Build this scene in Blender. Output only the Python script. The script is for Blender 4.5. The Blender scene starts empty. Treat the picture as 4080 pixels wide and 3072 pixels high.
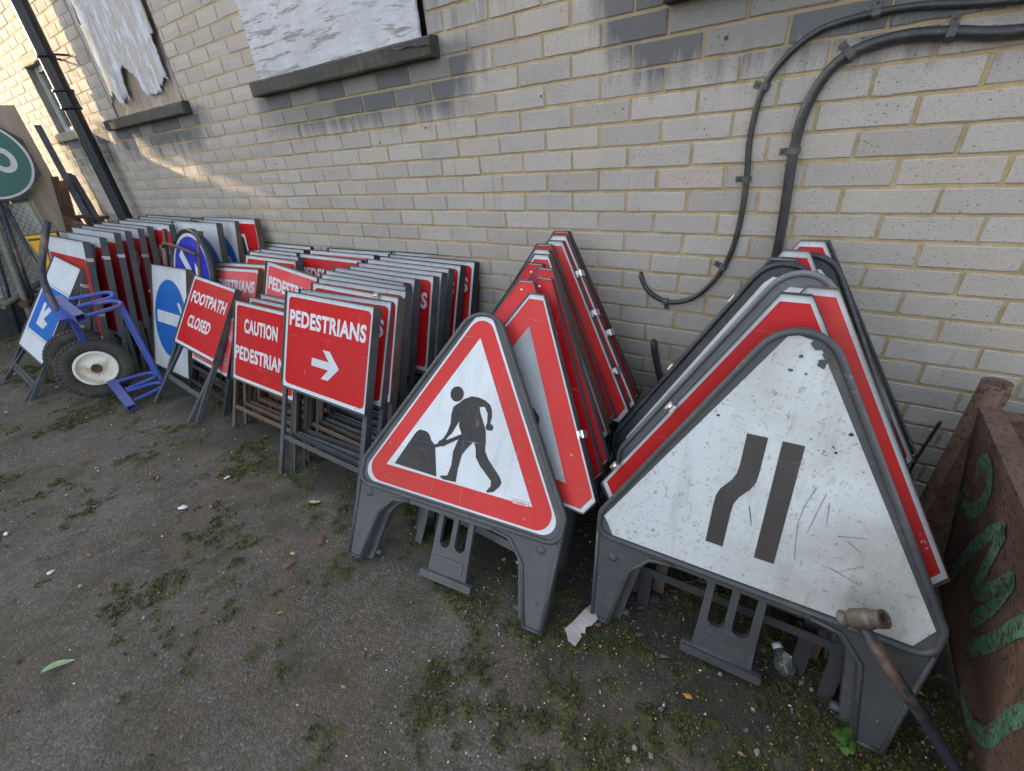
import bpy, math, random
from math import radians, sin, cos, pi, atan2
from mathutils import Matrix, Vector, noise
from mathutils.geometry import tessellate_polygon

sc = bpy.context.scene
col = sc.collection
random.seed(7)

# ------------------------------------------------------------------ camera
cam_data = bpy.data.cameras.new('camera')
cam = bpy.data.objects.new('camera', cam_data)
col.objects.link(cam)
cam_data.sensor_fit = 'HORIZONTAL'
cam_data.sensor_width = 36.0
cam_data.lens = 36.0 * 1737.93 / 4080
cam_data.clip_start = 0.02
cam_data.clip_end = 500
R_ = Vector((0.83704279, 0.54114512, -0.08075481))
D_ = Vector((0.20944429, -0.45326377, -0.86642082))
F_ = Vector((-0.50546263, 0.70831766, -0.49274093))
m = Matrix((R_, -D_, -F_)).transposed().to_4x4()
m.translation = Vector((0.8522, -1.7395, 1.3696))
cam.matrix_world = m
sc.camera = cam

# ------------------------------------------------------------------ light
SUN = Vector((-0.52, -0.145, 0.142)).normalized()
elev = math.asin(SUN.z)
w = bpy.data.worlds.new('World')
sc.world = w
w.use_nodes = True
wn = w.node_tree
bg = wn.nodes['Background']
sky = wn.nodes.new('ShaderNodeTexSky')
sky.sky_type = 'NISHITA'
sky.sun_disc = False
sky.sun_elevation = elev
sky.sun_rotation = atan2(SUN.x, SUN.y)
sky.air_density = 1.0
sky.dust_density = 2.0
hs = wn.nodes.new('ShaderNodeHueSaturation')
hs.inputs['Saturation'].default_value = 0.50
wn.links.new(sky.outputs[0], hs.inputs['Color'])
wn.links.new(hs.outputs[0], bg.inputs[0])
bg.inputs[1].default_value = 0.15

sd = bpy.data.lights.new('sun', 'SUN')
sd.energy = 2.9
sd.angle = radians(0.5)
sd.color = (1.0, 0.74, 0.42)
so = bpy.data.objects.new('sun', sd)
so.rotation_euler = SUN.to_track_quat('Z', 'Y').to_euler()
so.location = (-4, -4, 6)
col.objects.link(so)

sc.view_settings.view_transform = 'Standard'
sc.view_settings.look = 'None'
sc.view_settings.gamma = 1
sc.view_settings.exposure = 2.2

# ------------------------------------------------------------------ materials
def new_mat(name):
    mt = bpy.data.materials.new(name)
    mt.use_nodes = True
    nt = mt.node_tree
    return mt, nt, nt.nodes['Principled BSDF']

def N(nt, t, **kw):
    n = nt.nodes.new(t)
    for k, v in kw.items():
        if k in n.inputs.keys() if hasattr(n.inputs, 'keys') else False:
            n.inputs[k].default_value = v
        else:
            setattr(n, k, v)
    return n

def coords(nt, scale=(1, 1, 1), loc=(0, 0, 0)):
    tc = nt.nodes.new('ShaderNodeTexCoord')
    mp = nt.nodes.new('ShaderNodeMapping')
    mp.inputs['Scale'].default_value = scale
    mp.inputs['Location'].default_value = loc
    nt.links.new(tc.outputs['Object'], mp.inputs[0])
    return mp.outputs[0]

def nz(nt, vec, scale, detail=4, rough=0.6, dist=0.0):
    n = nt.nodes.new('ShaderNodeTexNoise')
    n.inputs['Scale'].default_value = scale
    n.inputs['Detail'].default_value = detail
    n.inputs['Roughness'].default_value = rough
    n.inputs['Distortion'].default_value = dist
    nt.links.new(vec, n.inputs['Vector'])
    return n.outputs['Fac']

def ramp(nt, fac, stops):
    r = nt.nodes.new('ShaderNodeValToRGB')
    nt.links.new(fac, r.inputs[0])
    e = r.color_ramp.elements
    e[0].position, e[0].color = stops[0][0], (*stops[0][1], 1)
    e[1].position, e[1].color = stops[-1][0], (*stops[-1][1], 1)
    for p, c in stops[1:-1]:
        q = e.new(p)
        q.color = (*c, 1)
    return r.outputs[0]

def mask(nt, fac, a, b):
    n = nt.nodes.new('ShaderNodeMapRange')
    n.inputs['From Min'].default_value = a
    n.inputs['From Max'].default_value = b
    nt.links.new(fac, n.inputs['Value'])
    return n.outputs[0]

def mix(nt, fac, a, b, mode='MIX'):
    n = nt.nodes.new('ShaderNodeMix')
    n.data_type = 'RGBA'
    n.blend_type = mode
    for s, v in ((n.inputs[0], fac), (n.inputs[6], a), (n.inputs[7], b)):
        if isinstance(v, (int, float)):
            s.default_value = v
        elif isinstance(v, tuple):
            s.default_value = (*v, 1)
        else:
            nt.links.new(v, s)
    return n.outputs[2]

def mul(nt, a, b, op='MULTIPLY'):
    n = nt.nodes.new('ShaderNodeMath')
    n.operation = op
    for s, v in ((n.inputs[0], a), (n.inputs[1], b)):
        if isinstance(v, (int, float)):
            s.default_value = v
        else:
            nt.links.new(v, s)
    return n.outputs[0]

def bump(nt, h, strength, dist, bsdf, prev=None):
    b = nt.nodes.new('ShaderNodeBump')
    b.inputs['Strength'].default_value = strength
    b.inputs['Distance'].default_value = dist
    nt.links.new(h, b.inputs['Height'])
    if prev is not None:
        nt.links.new(prev, b.inputs['Normal'])
    nt.links.new(b.outputs[0], bsdf.inputs['Normal'])
    return b.outputs[0]

def objrand(nt):
    return nt.nodes.new('ShaderNodeObjectInfo').outputs['Random']

def seeded(nt, scale=(1, 1, 1)):
    """object coordinates shifted by the object's random number, so that copies do not repeat"""
    tc = nt.nodes.new('ShaderNodeTexCoord')
    r = mul(nt, objrand(nt), 37.0)
    cb = nt.nodes.new('ShaderNodeCombineXYZ')
    for i in range(3):
        nt.links.new(r, cb.inputs[i])
    ad = nt.nodes.new('ShaderNodeVectorMath')
    ad.operation = 'ADD'
    nt.links.new(tc.outputs['Object'], ad.inputs[0])
    nt.links.new(cb.outputs[0], ad.inputs[1])
    mp = nt.nodes.new('ShaderNodeMapping')
    mp.inputs['Scale'].default_value = scale
    nt.links.new(ad.outputs[0], mp.inputs[0])
    return mp.outputs[0]

def sheet(name, base, dirt=(0.16, 0.14, 0.11), chip=(0.05, 0.05, 0.045), rough=0.42, dirty=0.35, chips=0.73, fade=None):
    mt, nt, b = new_mat(name)
    v = seeded(nt)
    c = base
    if fade:
        c = mix(nt, mask(nt, nz(nt, v, 3.2, 3), .35, .7), base, fade)
    big = nz(nt, v, 2.3, 6, .65)
    c = mix(nt, mul(nt, mask(nt, big, .42, .78), dirty), c, dirt)
    sp = nz(nt, v, 60, 3, .7)
    c = mix(nt, mul(nt, mask(nt, sp, .60, .72), dirty * 1.1), c, dirt)
    v2 = seeded(nt, (1.0, 1.0, 22.0))
    sc1 = nz(nt, v2, 5.0, 2, .5, 1.2)
    c = mix(nt, mul(nt, mask(nt, sc1, .70, .75), .35), c, (0.30, 0.27, 0.22))
    c = mix(nt, mul(nt, mask(nt, nz(nt, seeded(nt, (5, 5, .7)), 3.0, 5, .75), .52, .72), dirty * .7), c, dirt)
    c = mix(nt, mul(nt, mask(nt, nz(nt, v, 130, 2, .6), .64, .70), dirty * .8), c, dirt)
    v3 = seeded(nt, (14.0, 1.0, 1.4))
    sc2 = nz(nt, v3, 4.0, 2, .5, 1.5)
    c = mix(nt, mul(nt, mask(nt, sc2, .71, .74), .4), c, (0.34, 0.31, 0.26))
    ch = nz(nt, v, 11, 5, .75, .6)
    c = mix(nt, mask(nt, ch, chips, chips + .012), c, chip)
    nt.links.new(c, b.inputs['Base Color'])
    rr = ramp(nt, big, [(0.3, (rough * .8,) * 3), (0.75, (min(1, rough * 1.6),) * 3)])
    nt.links.new(rr, b.inputs['Roughness'])
    b.inputs['Specular IOR Level'].default_value = .30
    bump(nt, nz(nt, v, 6, 2), .12, .01, b)
    return mt

M = {}
M['white'] = sheet('sign white sheeting', (0.60, 0.64, 0.68))
M['white_old'] = sheet('weathered white sheeting', (0.54, 0.575, 0.60), dirty=.8, chips=.685, dirt=(.25, .22, .16))
M['red'] = sheet('sign red sheeting', (0.47, 0.004, 0.008), dirt=(.20, .05, .04), chip=(.5, .42, .40), chips=.76, dirty=.25)
M['red_old'] = sheet('scuffed red sheeting', (0.52, 0.010, 0.012), dirt=(.22, .08, .06), chip=(.45, .40, .38), chips=.70, dirty=.4, fade=(.56, .03, .03))
M['pink'] = sheet('faded red sheeting', (0.58, 0.03, 0.045), dirt=(.45, .20, .19), chip=(.5, .4, .4), chips=.73, dirty=.4, fade=(.66, .14, .15))
M['blue'] = sheet('sign blue sheeting', (0.008, 0.12, 0.46), dirt=(.05, .10, .2), chip=(.5, .5, .5), chips=.77, dirty=.3)
M['violet'] = sheet('deep blue sheeting', (0.012, 0.02, 0.38), dirt=(.06, .06, .3), chip=(.5, .5, .5), chips=.71, dirty=.3)
M['yellow'] = sheet('sign yellow sheeting', (0.78, 0.42, 0.01), dirt=(.35, .22, .05), dirty=.3)
M['black'] = sheet('black sheeting', (0.018, 0.018, 0.021), dirt=(.10, .09, .085), chip=(.6, .6, .6), chips=.735, dirty=.5)
M['greyink'] = sheet('faded black sheeting', (0.055, 0.048, 0.047), dirt=(.10, .09, .085), chip=(.4, .4, .4), chips=.76, dirty=.5)
M['scuff'] = sheet('exposed scuffed metal', (.20, .175, .135), dirty=.5)
M['green'] = sheet('sign green sheeting', (0.05, 0.15, 0.15), dirt=(.10, .15, .08), dirty=.5)
M['ghost'] = sheet('worn pale lettering', (0.62, 0.30, 0.30), dirty=.3)

def metal(name, a, c, r1, r2, amt=.5, rough=.6, met=.2):
    mt, nt, b = new_mat(name)
    v = seeded(nt)
    base = ramp(nt, nz(nt, v, 7, 5, .7), [(.3, a), (.7, c)])
    rust = ramp(nt, nz(nt, v, 40, 4), [(.3, r1), (.7, r2)])
    cc = mix(nt, mask(nt, nz(nt, v, 5.5, 6, .75, .4), amt, amt + .14), base, rust)
    nt.links.new(cc, b.inputs['Base Color'])
    b.inputs['Roughness'].default_value = rough
    b.inputs['Metallic'].default_value = met
    bump(nt, nz(nt, v, 90, 4), .35, .002, b)
    return mt

M['frame'] = metal('grey painted angle iron', (.045, .05, .058), (.095, .097, .105), (.07, .042, .028), (.13, .08, .055), .57)
M['frame_rust'] = metal('rusting angle iron', (.075, .065, .056), (.13, .11, .09), (.085, .04, .024), (.17, .09, .05), .44, .8)
M['frame_dark'] = metal('dark angle iron', (.018, .020, .024), (.042, .043, .047), (.05, .035, .028), (.09, .06, .045), .6)
M['galv'] = metal('bright zinc clip', (.55, .55, .55), (.75, .75, .75), (.4, .38, .35), (.5, .48, .45), .66, .3, .9)
M['bluepaint'] = metal('blue tube paint', (.028, .060, .30), (.055, .10, .40), (.13, .065, .035), (.22, .12, .07), .555, .5, 0)
M['bluedull'] = metal('dull blue paint', (.05, .06, .22), (.10, .11, .30), (.14, .09, .07), (.2, .14, .10), .55, .6, 0)
M['rust'] = metal('brown rust', (.055, .028, .018), (.11, .055, .035), (.16, .08, .05), (.24, .13, .085), .50, .85, .1)
M['tube_black'] = metal('black chipped tube', (.018, .022, .034), (.045, .052, .07), (.13, .08, .06), (.24, .17, .13), .50, .42, .1)
M['tube_grey'] = metal('grey scaffold tube', (.12, .125, .10), (.22, .22, .18), (.12, .10, .07), (.18, .15, .10), .58, .7, .2)
M['alloy'] = metal('threaded pipe end', (.075, .07, .055), (.17, .155, .12), (.10, .06, .04), (.16, .10, .06), .6, .55, .5)
M['rim'] = metal('cream wheel rim paint', (.62, .60, .52), (.72, .70, .62), (.30, .22, .11), (.42, .33, .18), .56, .6, 0)

def plastic(name, a, c, rough=.55):
    mt, nt, b = new_mat(name)
    v = seeded(nt)
    cc = ramp(nt, nz(nt, v, 5, 7, .7), [(.3, a), (.72, c)])
    cc = mix(nt, mul(nt, mask(nt, nz(nt, v, 55, 3, .7), .6, .75), .35), cc, (.22, .21, .19))
    cc = mix(nt, mul(nt, mask(nt, nz(nt, v, 9, 6, .75), .52, .72), .45), cc, (.13, .115, .09))
    cc = mix(nt, mul(nt, mask(nt, nz(nt, seeded(nt, (1, 1, 14)), 9, 3, .6, 1.0), .66, .70), .45), cc, (.20, .20, .20))
    nt.links.new(cc, b.inputs['Base Color'])
    b.inputs['Roughness'].default_value = rough
    bump(nt, nz(nt, v, 120, 3), .25, .001, b)
    return mt

M['plastic'] = plastic('grey recycled plastic', (.040, .044, .051), (.072, .075, .080))
M['plastic_dark'] = plastic('dark recycled plastic', (.012, .014, .021), (.028, .032, .040), .45)
M['plastic_pale'] = plastic('pale weathered plastic', (.10, .11, .125), (.17, .18, .19))
M['rubber'] = plastic('dusty tyre rubber', (.018, .018, .018), (.055, .048, .04), .8)
M['cable'] = plastic('black cable sheath', (.012, .013, .016), (.035, .035, .038), .4)

# ------------------------------------------------------------------ mesh helpers
class MB:
    def __init__(s):
        s.v, s.f, s.m, s.sm, s.mats = [], [], [], [], []
    def mi(s, mat):
        mat = M[mat] if isinstance(mat, str) else mat
        if mat not in s.mats:
            s.mats.append(mat)
        return s.mats.index(mat)
    def face(s, ids, mi, sm=False):
        s.f.append(ids); s.m.append(mi); s.sm.append(sm)
    def poly(s, pts, y, mat):
        """flat polygon in the x-z plane facing -y"""
        mi = s.mi(mat); n = len(s.v)
        s.v += [(p[0], y, p[1]) for p in pts]
        tr = tessellate_polygon([[Vector((p[0], p[1], 0)) for p in pts]])
        for t in tr:
            a, b, c = (Vector(pts[i]) for i in t)
            if (b - a).cross(c - a) < 0:
                t = (t[0], t[2], t[1])
            s.face([n + i for i in t], mi)
    def ring(s, outer, inner, y, mat):
        mi = s.mi(mat); n = len(s.v); k = len(outer)
        s.v += [(p[0], y, p[1]) for p in outer] + [(p[0], y, p[1]) for p in inner]
        for i in range(k):
            j = (i + 1) % k
            s.face([n + i, n + j, n + k + j, n + k + i], mi)
    def prism(s, pts, y0, y1, mat, side=None):
        a = sum(pts[i][0] * pts[(i + 1) % len(pts)][1] - pts[(i + 1) % len(pts)][0] * pts[i][1] for i in range(len(pts)))
        if a < 0:
            pts = pts[::-1]
        s.poly(pts, y0, mat)
        n0 = len(s.f)
        s.poly(pts, y1, mat)
        for i in range(n0, len(s.f)):
            s.f[i] = s.f[i][::-1]
        mi = s.mi(side or mat); n = len(s.v); k = len(pts)
        s.v += [(p[0], y0, p[1]) for p in pts] + [(p[0], y1, p[1]) for p in pts]
        for i in range(k):
            j = (i + 1) % k
            s.face([n + j, n + i, n + k + i, n + k + j], mi)
    def box(s, x0, x1, y0, y1, z0, z1, mat):
        mi = s.mi(mat); n = len(s.v)
        s.v += [(x0, y0, z0), (x1, y0, z0), (x1, y1, z0), (x0, y1, z0), (x0, y0, z1), (x1, y0, z1), (x1, y1, z1), (x0, y1, z1)]
        for q in ((0, 1, 5, 4), (1, 2, 6, 5), (2, 3, 7, 6), (3, 0, 4, 7), (4, 5, 6, 7), (3, 2, 1, 0)):
            s.face([n + i for i in q], mi)
    def bar(s, p, q, wd, ht, mat, up=(0, 0, 1), hollow=False):
        """box-section bar from p to q"""
        p, q = Vector(p), Vector(q)
        d = (q - p).normalized(); up = Vector(up)
        a = d.cross(up).normalized(); b = a.cross(d).normalized()
        mi = s.mi(mat); n = len(s.v)
        for c in (p, q):
            for sx, sz in ((-1, -1), (1, -1), (1, 1), (-1, 1)):
                s.v.append(tuple(c + a * sx * wd / 2 + b * sz * ht / 2))
        for i in range(4):
            j = (i + 1) % 4
            s.face([n + i, n + j, n + 4 + j, n + 4 + i], mi)
        if not hollow:
            s.face([n + 3, n + 2, n + 1, n], mi); s.face([n + 4, n + 5, n + 6, n + 7], mi)
        else:
            t = 0.004
            for c in (p, q):
                for sx, sz in ((-1, -1), (1, -1), (1, 1), (-1, 1)):
                    s.v.append(tuple(c + a * sx * (wd / 2 - t) + b * sz * (ht / 2 - t)))
            for i in range(4):
                j = (i + 1) % 4
                s.face([n + 8 + j, n + 8 + i, n + 12 + i, n + 12 + j], mi)
                s.face([n + 4 + i, n + 4 + j, n + 12 + j, n + 12 + i], mi)
                s.face([n + j, n + i, n + 8 + i, n + 8 + j], mi)
    def angle(s, p, q, wd, mat, a, b, t=.004):
        """L section from p to q; flanges run along unit vectors a and b"""
        p, q, a, b = Vector(p), Vector(q), Vector(a), Vector(b)
        prof = [(0, 0), (wd, 0), (wd, t), (t, t), (t, wd), (0, wd)]
        mi = s.mi(mat); n = len(s.v)
        for c in (p, q):
            for u, v in prof:
                s.v.append(tuple(c + a * u + b * v))
        for i in range(6):
            j = (i + 1) % 6
            s.face([n + i, n + j, n + 6 + j, n + 6 + i], mi)
        for o, rv in ((0, 1), (6, 0)):
            for q4 in ((0, 1, 2, 3), (0, 3, 4, 5)):
                ids = [n + o + i for i in q4]
                s.face(ids[::-1] if rv else ids, mi)
    def tube(s, path, r, mat, seg=12, cap=True, closed=False, rfun=None):
        P = [Vector(p) for p in path]
        mi = s.mi(mat); n = len(s.v); k = len(P)
        prev = None
        for i, c in enumerate(P):
            if closed:
                d = (P[(i + 1) % k] - P[i - 1]).normalized()
            else:
                d = (P[min(i + 1, k - 1)] - P[max(i - 1, 0)]).normalized()
            if prev is None:
                up = Vector((0, 0, 1)) if abs(d.z) < .9 else Vector((1, 0, 0))
                a = d.cross(up).normalized()
            else:
                a = (prev - d * prev.dot(d)).normalized()
            prev = a
            b = d.cross(a)
            rr = rfun(i) if rfun else r
            for j in range(seg):
                t = 2 * pi * j / seg
                s.v.append(tuple(c + (a * cos(t) + b * sin(t)) * rr))
        for i in range(k if closed else k - 1):
            i2 = (i + 1) % k
            for j in range(seg):
                j2 = (j + 1) % seg
                s.face([n + i * seg + j, n + i * seg + j2, n + i2 * seg + j2, n + i2 * seg + j], mi, True)
        if cap and not closed:
            s.face([n + j for j in range(seg)][::-1], mi)
            s.face([n + (k - 1) * seg + j for j in range(seg)], mi)
    def lathe(s, prof, mat, c=(0, 0, 0), axis='x', seg=32, mats=None):
        """profile of (radius, distance along the axis)"""
        n = len(s.v); k = len(prof)
        for r, h in prof:
            for j in range(seg):
                t = 2 * pi * j / seg
                if axis == 'x':
                    p = (h, r * cos(t), r * sin(t))
                elif axis == 'y':
                    p = (r * cos(t), h, r * sin(t))
                else:
                    p = (r * cos(t), r * sin(t), h)
                s.v.append((p[0] + c[0], p[1] + c[1], p[2] + c[2]))
        for i in range(k - 1):
            mi = s.mi(mats[i] if mats else mat)
            for j in range(seg):
                j2 = (j + 1) % seg
                s.face([n + i * seg + j, n + i * seg + j2, n + (i + 1) * seg + j2, n + (i + 1) * seg + j], mi, True)
    def build(s, name, parent=None, bevel=None):
        me = bpy.data.meshes.new(name)
        me.from_pydata(s.v, [], s.f)
        for mt in s.mats:
            me.materials.append(mt)
        me.polygons.foreach_set('material_index', s.m)
        me.polygons.foreach_set('use_smooth', s.sm)
        me.update()
        o = bpy.data.objects.new(name, me)
        col.objects.link(o)
        if parent:
            o.parent = parent
        if bevel:
            b = o.modifiers.new('bevel', 'BEVEL')
            b.width = bevel; b.segments = 2; b.limit_method = 'ANGLE'; b.angle_limit = radians(40)
        return o

def tag(o, label=None, cat=None, group=None, kind=None):
    for k, v in (('label', label), ('category', cat), ('group', group), ('kind', kind)):
        if v:
            o[k] = v
    return o

def empty(name, loc=(0, 0, 0), ylr=(0, 0, 0), **k):
    o = bpy.data.objects.new(name, None)
    o.empty_display_size = .1
    y, l, r = ylr
    mt = Matrix.Rotation(y, 4, 'Z') @ Matrix.Rotation(-l, 4, 'X') @ Matrix.Rotation(r, 4, 'Y')
    o.rotation_euler = mt.to_euler()
    o.location = loc
    col.objects.link(o)
    return tag(o, **k)

def rrect(x0, x1, z0, z1, r, n=5):
    pts = []
    for cx, cz, a0 in ((x1 - r, z1 - r, 0), (x0 + r, z1 - r, 90), (x0 + r, z0 + r, 180), (x1 - r, z0 + r, 270)):
        for i in range(n + 1):
            a = radians(a0 + 90 * i / n)
            pts.append((cx + r * cos(a), cz + r * sin(a)))
    return pts

def circ(cx, cz, r, n=48):
    return [(cx + r * cos(2 * pi * i / n), cz + r * sin(2 * pi * i / n)) for i in range(n)]

def rpoly(pts, rs, n=6):
    """polygon with rounded corners; pts counter-clockwise"""
    out = []
    k = len(pts)
    for i in range(k):
        p = Vector(pts[i]); a = (Vector(pts[i - 1]) - p); b = (Vector(pts[(i + 1) % k]) - p)
        r = rs[i] if isinstance(rs, (list, tuple)) else rs
        if r <= 0:
            out.append(tuple(p)); continue
        la, lb = a.length, b.length
        a.normalize(); b.normalize()
        ang = math.acos(max(-1, min(1, a.dot(b))))
        t = min(r / math.tan(ang / 2), la * .49, lb * .49)
        rr = t * math.tan(ang / 2)
        bis = (a + b).normalized()
        c = p + bis * (rr / sin(ang / 2))
        s0 = p + a * t - c; s1 = p + b * t - c
        a0 = atan2(s0.y, s0.x); a1 = atan2(s1.y, s1.x)
        d = (a1 - a0 + pi) % (2 * pi) - pi
        for j in range(n + 1):
            th = a0 + d * j / n
            out.append((c.x + rr * cos(th), c.y + rr * sin(th)))
    return out

_txt = {}
def text_mesh(s, bold=.02):
    key = (s, bold)
    if key not in _txt:
        cu = bpy.data.curves.new('t', 'FONT')
        cu.body = s; cu.size = 1; cu.offset = bold; cu.resolution_u = 4
        cu.space_character = 1.06
        o = bpy.data.objects.new('t', cu)
        me = bpy.data.meshes.new_from_object(o)
        vs = [(v.co.x, v.co.y) for v in me.vertices]
        fs = [tuple(p.vertices) for p in me.polygons]
        bpy.data.objects.remove(o); bpy.data.curves.remove(cu); bpy.data.meshes.remove(me)
        x0 = min(v[0] for v in vs); x1 = max(v[0] for v in vs)
        z0 = min(v[1] for v in vs); z1 = max(v[1] for v in vs)
        _txt[key] = ([((v[0] - x0) / (x1 - x0), (v[1] - z0) / (z1 - z0)) for v in vs], fs)
    return _txt[key]

def put_text(mb, s, x0, x1, z0, z1, y, mat, bold=.02):
    vs, fs = text_mesh(s, bold)
    n = len(mb.v); mi = mb.mi(mat)
    mb.v += [(x0 + u * (x1 - x0), y, z0 + v * (z1 - z0)) for u, v in vs]
    for f in fs:
        a, b, c = (Vector(vs[i]) for i in f[:3])
        ids = [n + i for i in f]
        mb.face(ids if (b - a).cross(c - a) > 0 else ids[::-1], mi)

# ------------------------------------------------------------------ ground
def moss_f(x, y):
    """moss density 0..1 at a point of the yard"""
    n = noise.fractal(Vector((x * 1.5 + 3, y * 1.5, 4.2)), 1.0, 2.0, 5)
    n2 = noise.fractal(Vector((x * 7.0, y * 7.0, 9.7)), .9, 2.0, 4)
    near = max(0, 1 - abs(y + .98) / .62)                      # a belt along the feet of the signs
    if x > .2:
        near = max(near, max(0, 1 - abs(y + 1.10) / .75) * min(1, (x - .2) * 3) * .72)
    n3 = noise.fractal(Vector((x * 24.0, y * 24.0, 3.3)), .8, 2.0, 3)
    v = .40 * near + .62 * n + .72 * n2 + .50 * n3 - .17
    if y < -1.75:
        v -= .10
    if y > -.45:
        v -= .3
    return max(0., min(1., v * 1.7))

def axis(a, b, step, far):
    v = []
    t = a
    while t <= b + 1e-6:
        v.append(t); t += step
    lo, hi, s = [], [], step
    x = a
    while x > -far:
        s *= 1.7; x -= s; lo.append(x)
    s, x = step, v[-1]
    while x < far:
        s *= 1.7; x += s; hi.append(x)
    return lo[::-1] + v + hi
gx = axis(-7.0, 2.4, .03, 60)
gy = axis(-3.4, 0.09, .03, 60)
V = []; mossv = []; soilv = []
for y in gy:
    for x in gx:
        inside = -7.05 < x < 2.5 and -3.5 < y < .2
        ms = moss_f(x, y) if inside else 0
        h = 0
        if inside:
            h = .004 * noise.fractal(Vector((x * 3, y * 3, 0)), 1, 2, 4) + .003 * ms - .004
        V.append((x, y, h)); mossv.append(ms)
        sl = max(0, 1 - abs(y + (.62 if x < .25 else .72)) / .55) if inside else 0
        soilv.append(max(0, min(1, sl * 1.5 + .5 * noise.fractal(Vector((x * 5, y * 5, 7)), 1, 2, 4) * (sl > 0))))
nxg = len(gx)
Fc = [(j * nxg + i, j * nxg + i + 1, (j + 1) * nxg + i + 1, (j + 1) * nxg + i) for j in range(len(gy) - 1) for i in range(nxg - 1)]
me = bpy.data.meshes.new('ground')
me.from_pydata(V, [], Fc)
at = me.attributes.new('moss', 'FLOAT', 'POINT')
at.data.foreach_set('value', mossv)
at = me.attributes.new('soil', 'FLOAT', 'POINT')
at.data.foreach_set('value', soilv)
me.polygons.foreach_set('use_smooth', [True] * len(Fc))
ground = bpy.data.objects.new('ground', me)
col.objects.link(ground)
tag(ground, kind='structure')
mt, nt, b = new_mat('mossy worn tarmac')
v = coords(nt)
base = ramp(nt, nz(nt, v, 1.6, 8, .72), [(.32, (.052, .038, .027)), (.44, (.092, .072, .054)), (.54, (.128, .106, .086)), (.68, (.180, .158, .136))])
vo = nt.nodes.new('ShaderNodeTexVoronoi'); vo.inputs['Scale'].default_value = 150
nt.links.new(v, vo.inputs['Vector'])
agg = ramp(nt, vo.outputs['Color'], [(.1, (.045, .040, .036)), (.55, (.105, .093, .080)), (.83, (.19, .165, .14)), (.97, (.34, .30, .25))])
c = mix(nt, .50, base, agg)
grit = nz(nt, v, 330, 3, .8)
c = mix(nt, mask(nt, grit, .70, .74), c, (.34, .30, .25))
brown = nz(nt, v, 2.2, 6, .7)
c = mix(nt, mul(nt, mask(nt, brown, .46, .68), .65), c, (.105, .076, .048))
dk = nz(nt, v, 5.5, 7, .78)
c = mix(nt, mul(nt, mask(nt, dk, .50, .64), .62), c, (.036, .029, .021))
c = mix(nt, mul(nt, mul(nt, mask(nt, nz(nt, v, 2.8, 8, .8), .47, .60), mask(nt, nz(nt, v, 60, 5, .8), .42, .60)), .60), c, (.058, .060, .018))
c = mix(nt, mul(nt, mask(nt, nz(nt, v, 42, 5, .8), .56, .68), .5), c, (.030, .026, .02))
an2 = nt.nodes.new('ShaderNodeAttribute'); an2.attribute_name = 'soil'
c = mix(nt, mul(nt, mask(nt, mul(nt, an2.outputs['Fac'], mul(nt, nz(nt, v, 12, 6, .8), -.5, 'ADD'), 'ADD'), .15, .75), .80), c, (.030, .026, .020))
an = nt.nodes.new('ShaderNodeAttribute'); an.attribute_name = 'moss'
br = nz(nt, v, 22, 6, .8)
mk = mul(nt, an.outputs['Fac'], mul(nt, br, -.50, 'ADD'), 'ADD')
mk = mask(nt, mk, .25, .50)
mc = ramp(nt, nz(nt, v, 26, 6, .8), [(.32, (.022, .023, .010)), (.48, (.046, .049, .013)), (.60, (.090, .100, .014)), (.74, (.17, .19, .016))])
c = mix(nt, mul(nt, mul(nt, mk, mask(nt, nz(nt, v, 75, 4, .8), .36, .56)), .85), c, mc)
nt.links.new(c, b.inputs['Base Color'])
b.inputs['Roughness'].default_value = .85
h = mul(nt, mul(nt, vo.outputs['Distance'], -1.0), mul(nt, nz(nt, v, 70, 5, .8), 1.6), 'ADD')
bump(nt, mul(nt, h, mul(nt, mk, .7), 'ADD'), .75, .006, b)
me.materials.append(mt)

# moss tufts, grit and litter that nobody could count
def in_view(x, y):
    p = Vector((x, y, 0)) - cam.location
    z = p.dot(F_)
    return z > .2 and abs(p.dot(R_) / z) < 1.25 and abs(p.dot(D_) / z) < .95
rnd = random.Random(3)
mm = []
for nm, cs in (('moss dark', ((.024, .025, .009), (.050, .053, .013))), ('moss green', ((.070, .076, .014), (.155, .165, .022)))):
    mt, nt, b = new_mat(nm)
    cc = ramp(nt, nz(nt, coords(nt), 25, 3), [(.3, cs[0]), (.7, cs[1])])
    nt.links.new(cc, b.inputs['Base Color']); b.inputs['Roughness'].default_value = .9
    mm.append(mt)
mb = MB()
i0 = [mb.mi(q) for q in mm]
tries = 0; count = 0
while count < 34000 and tries < 900000:
    tries += 1
    y = -.1 - 2.0 * rnd.random() ** .9; x = rnd.uniform(-6.0, 1.6)
    if rnd.random() > 1.0 / (1 + .55 * max(0, .6 - x)):
        continue
    d = moss_f(x, y) + noise.noise(Vector((x * 22, y * 22, 1))) * .35
    if d < .50 + .30 * rnd.random() or not in_view(x, y):
        continue
    count += 1
    gz = .002 * d
    s = rnd.uniform(.0016, .0042) * (1 + .25 * max(0, -x))
    hgt = rnd.uniform(.001, .0038) * min(1.2, d)
    a = rnd.uniform(0, 2 * pi); lean = rnd.uniform(0, .006)
    n = len(mb.v)
    mb.v += [(x + s * cos(a), y + s * sin(a), gz - .004), (x - s * cos(a), y - s * sin(a), gz - .004),
             (x + lean * cos(a * 3) + s * .4, y + lean * sin(a * 3), gz + hgt), (x + lean * cos(a * 3) - s * .4, y + lean * sin(a * 3), gz + hgt)]
    mb.face([n, n + 1, n + 3, n + 2], i0[0] if rnd.random() < .55 + .3 * noise.noise(Vector((x * 6, y * 6, 5))) else i0[1])
tag(mb.build('moss_cover'), 'dark and yellow-green moss growing in tufts over the tarmac', 'moss', kind='stuff')

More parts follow.
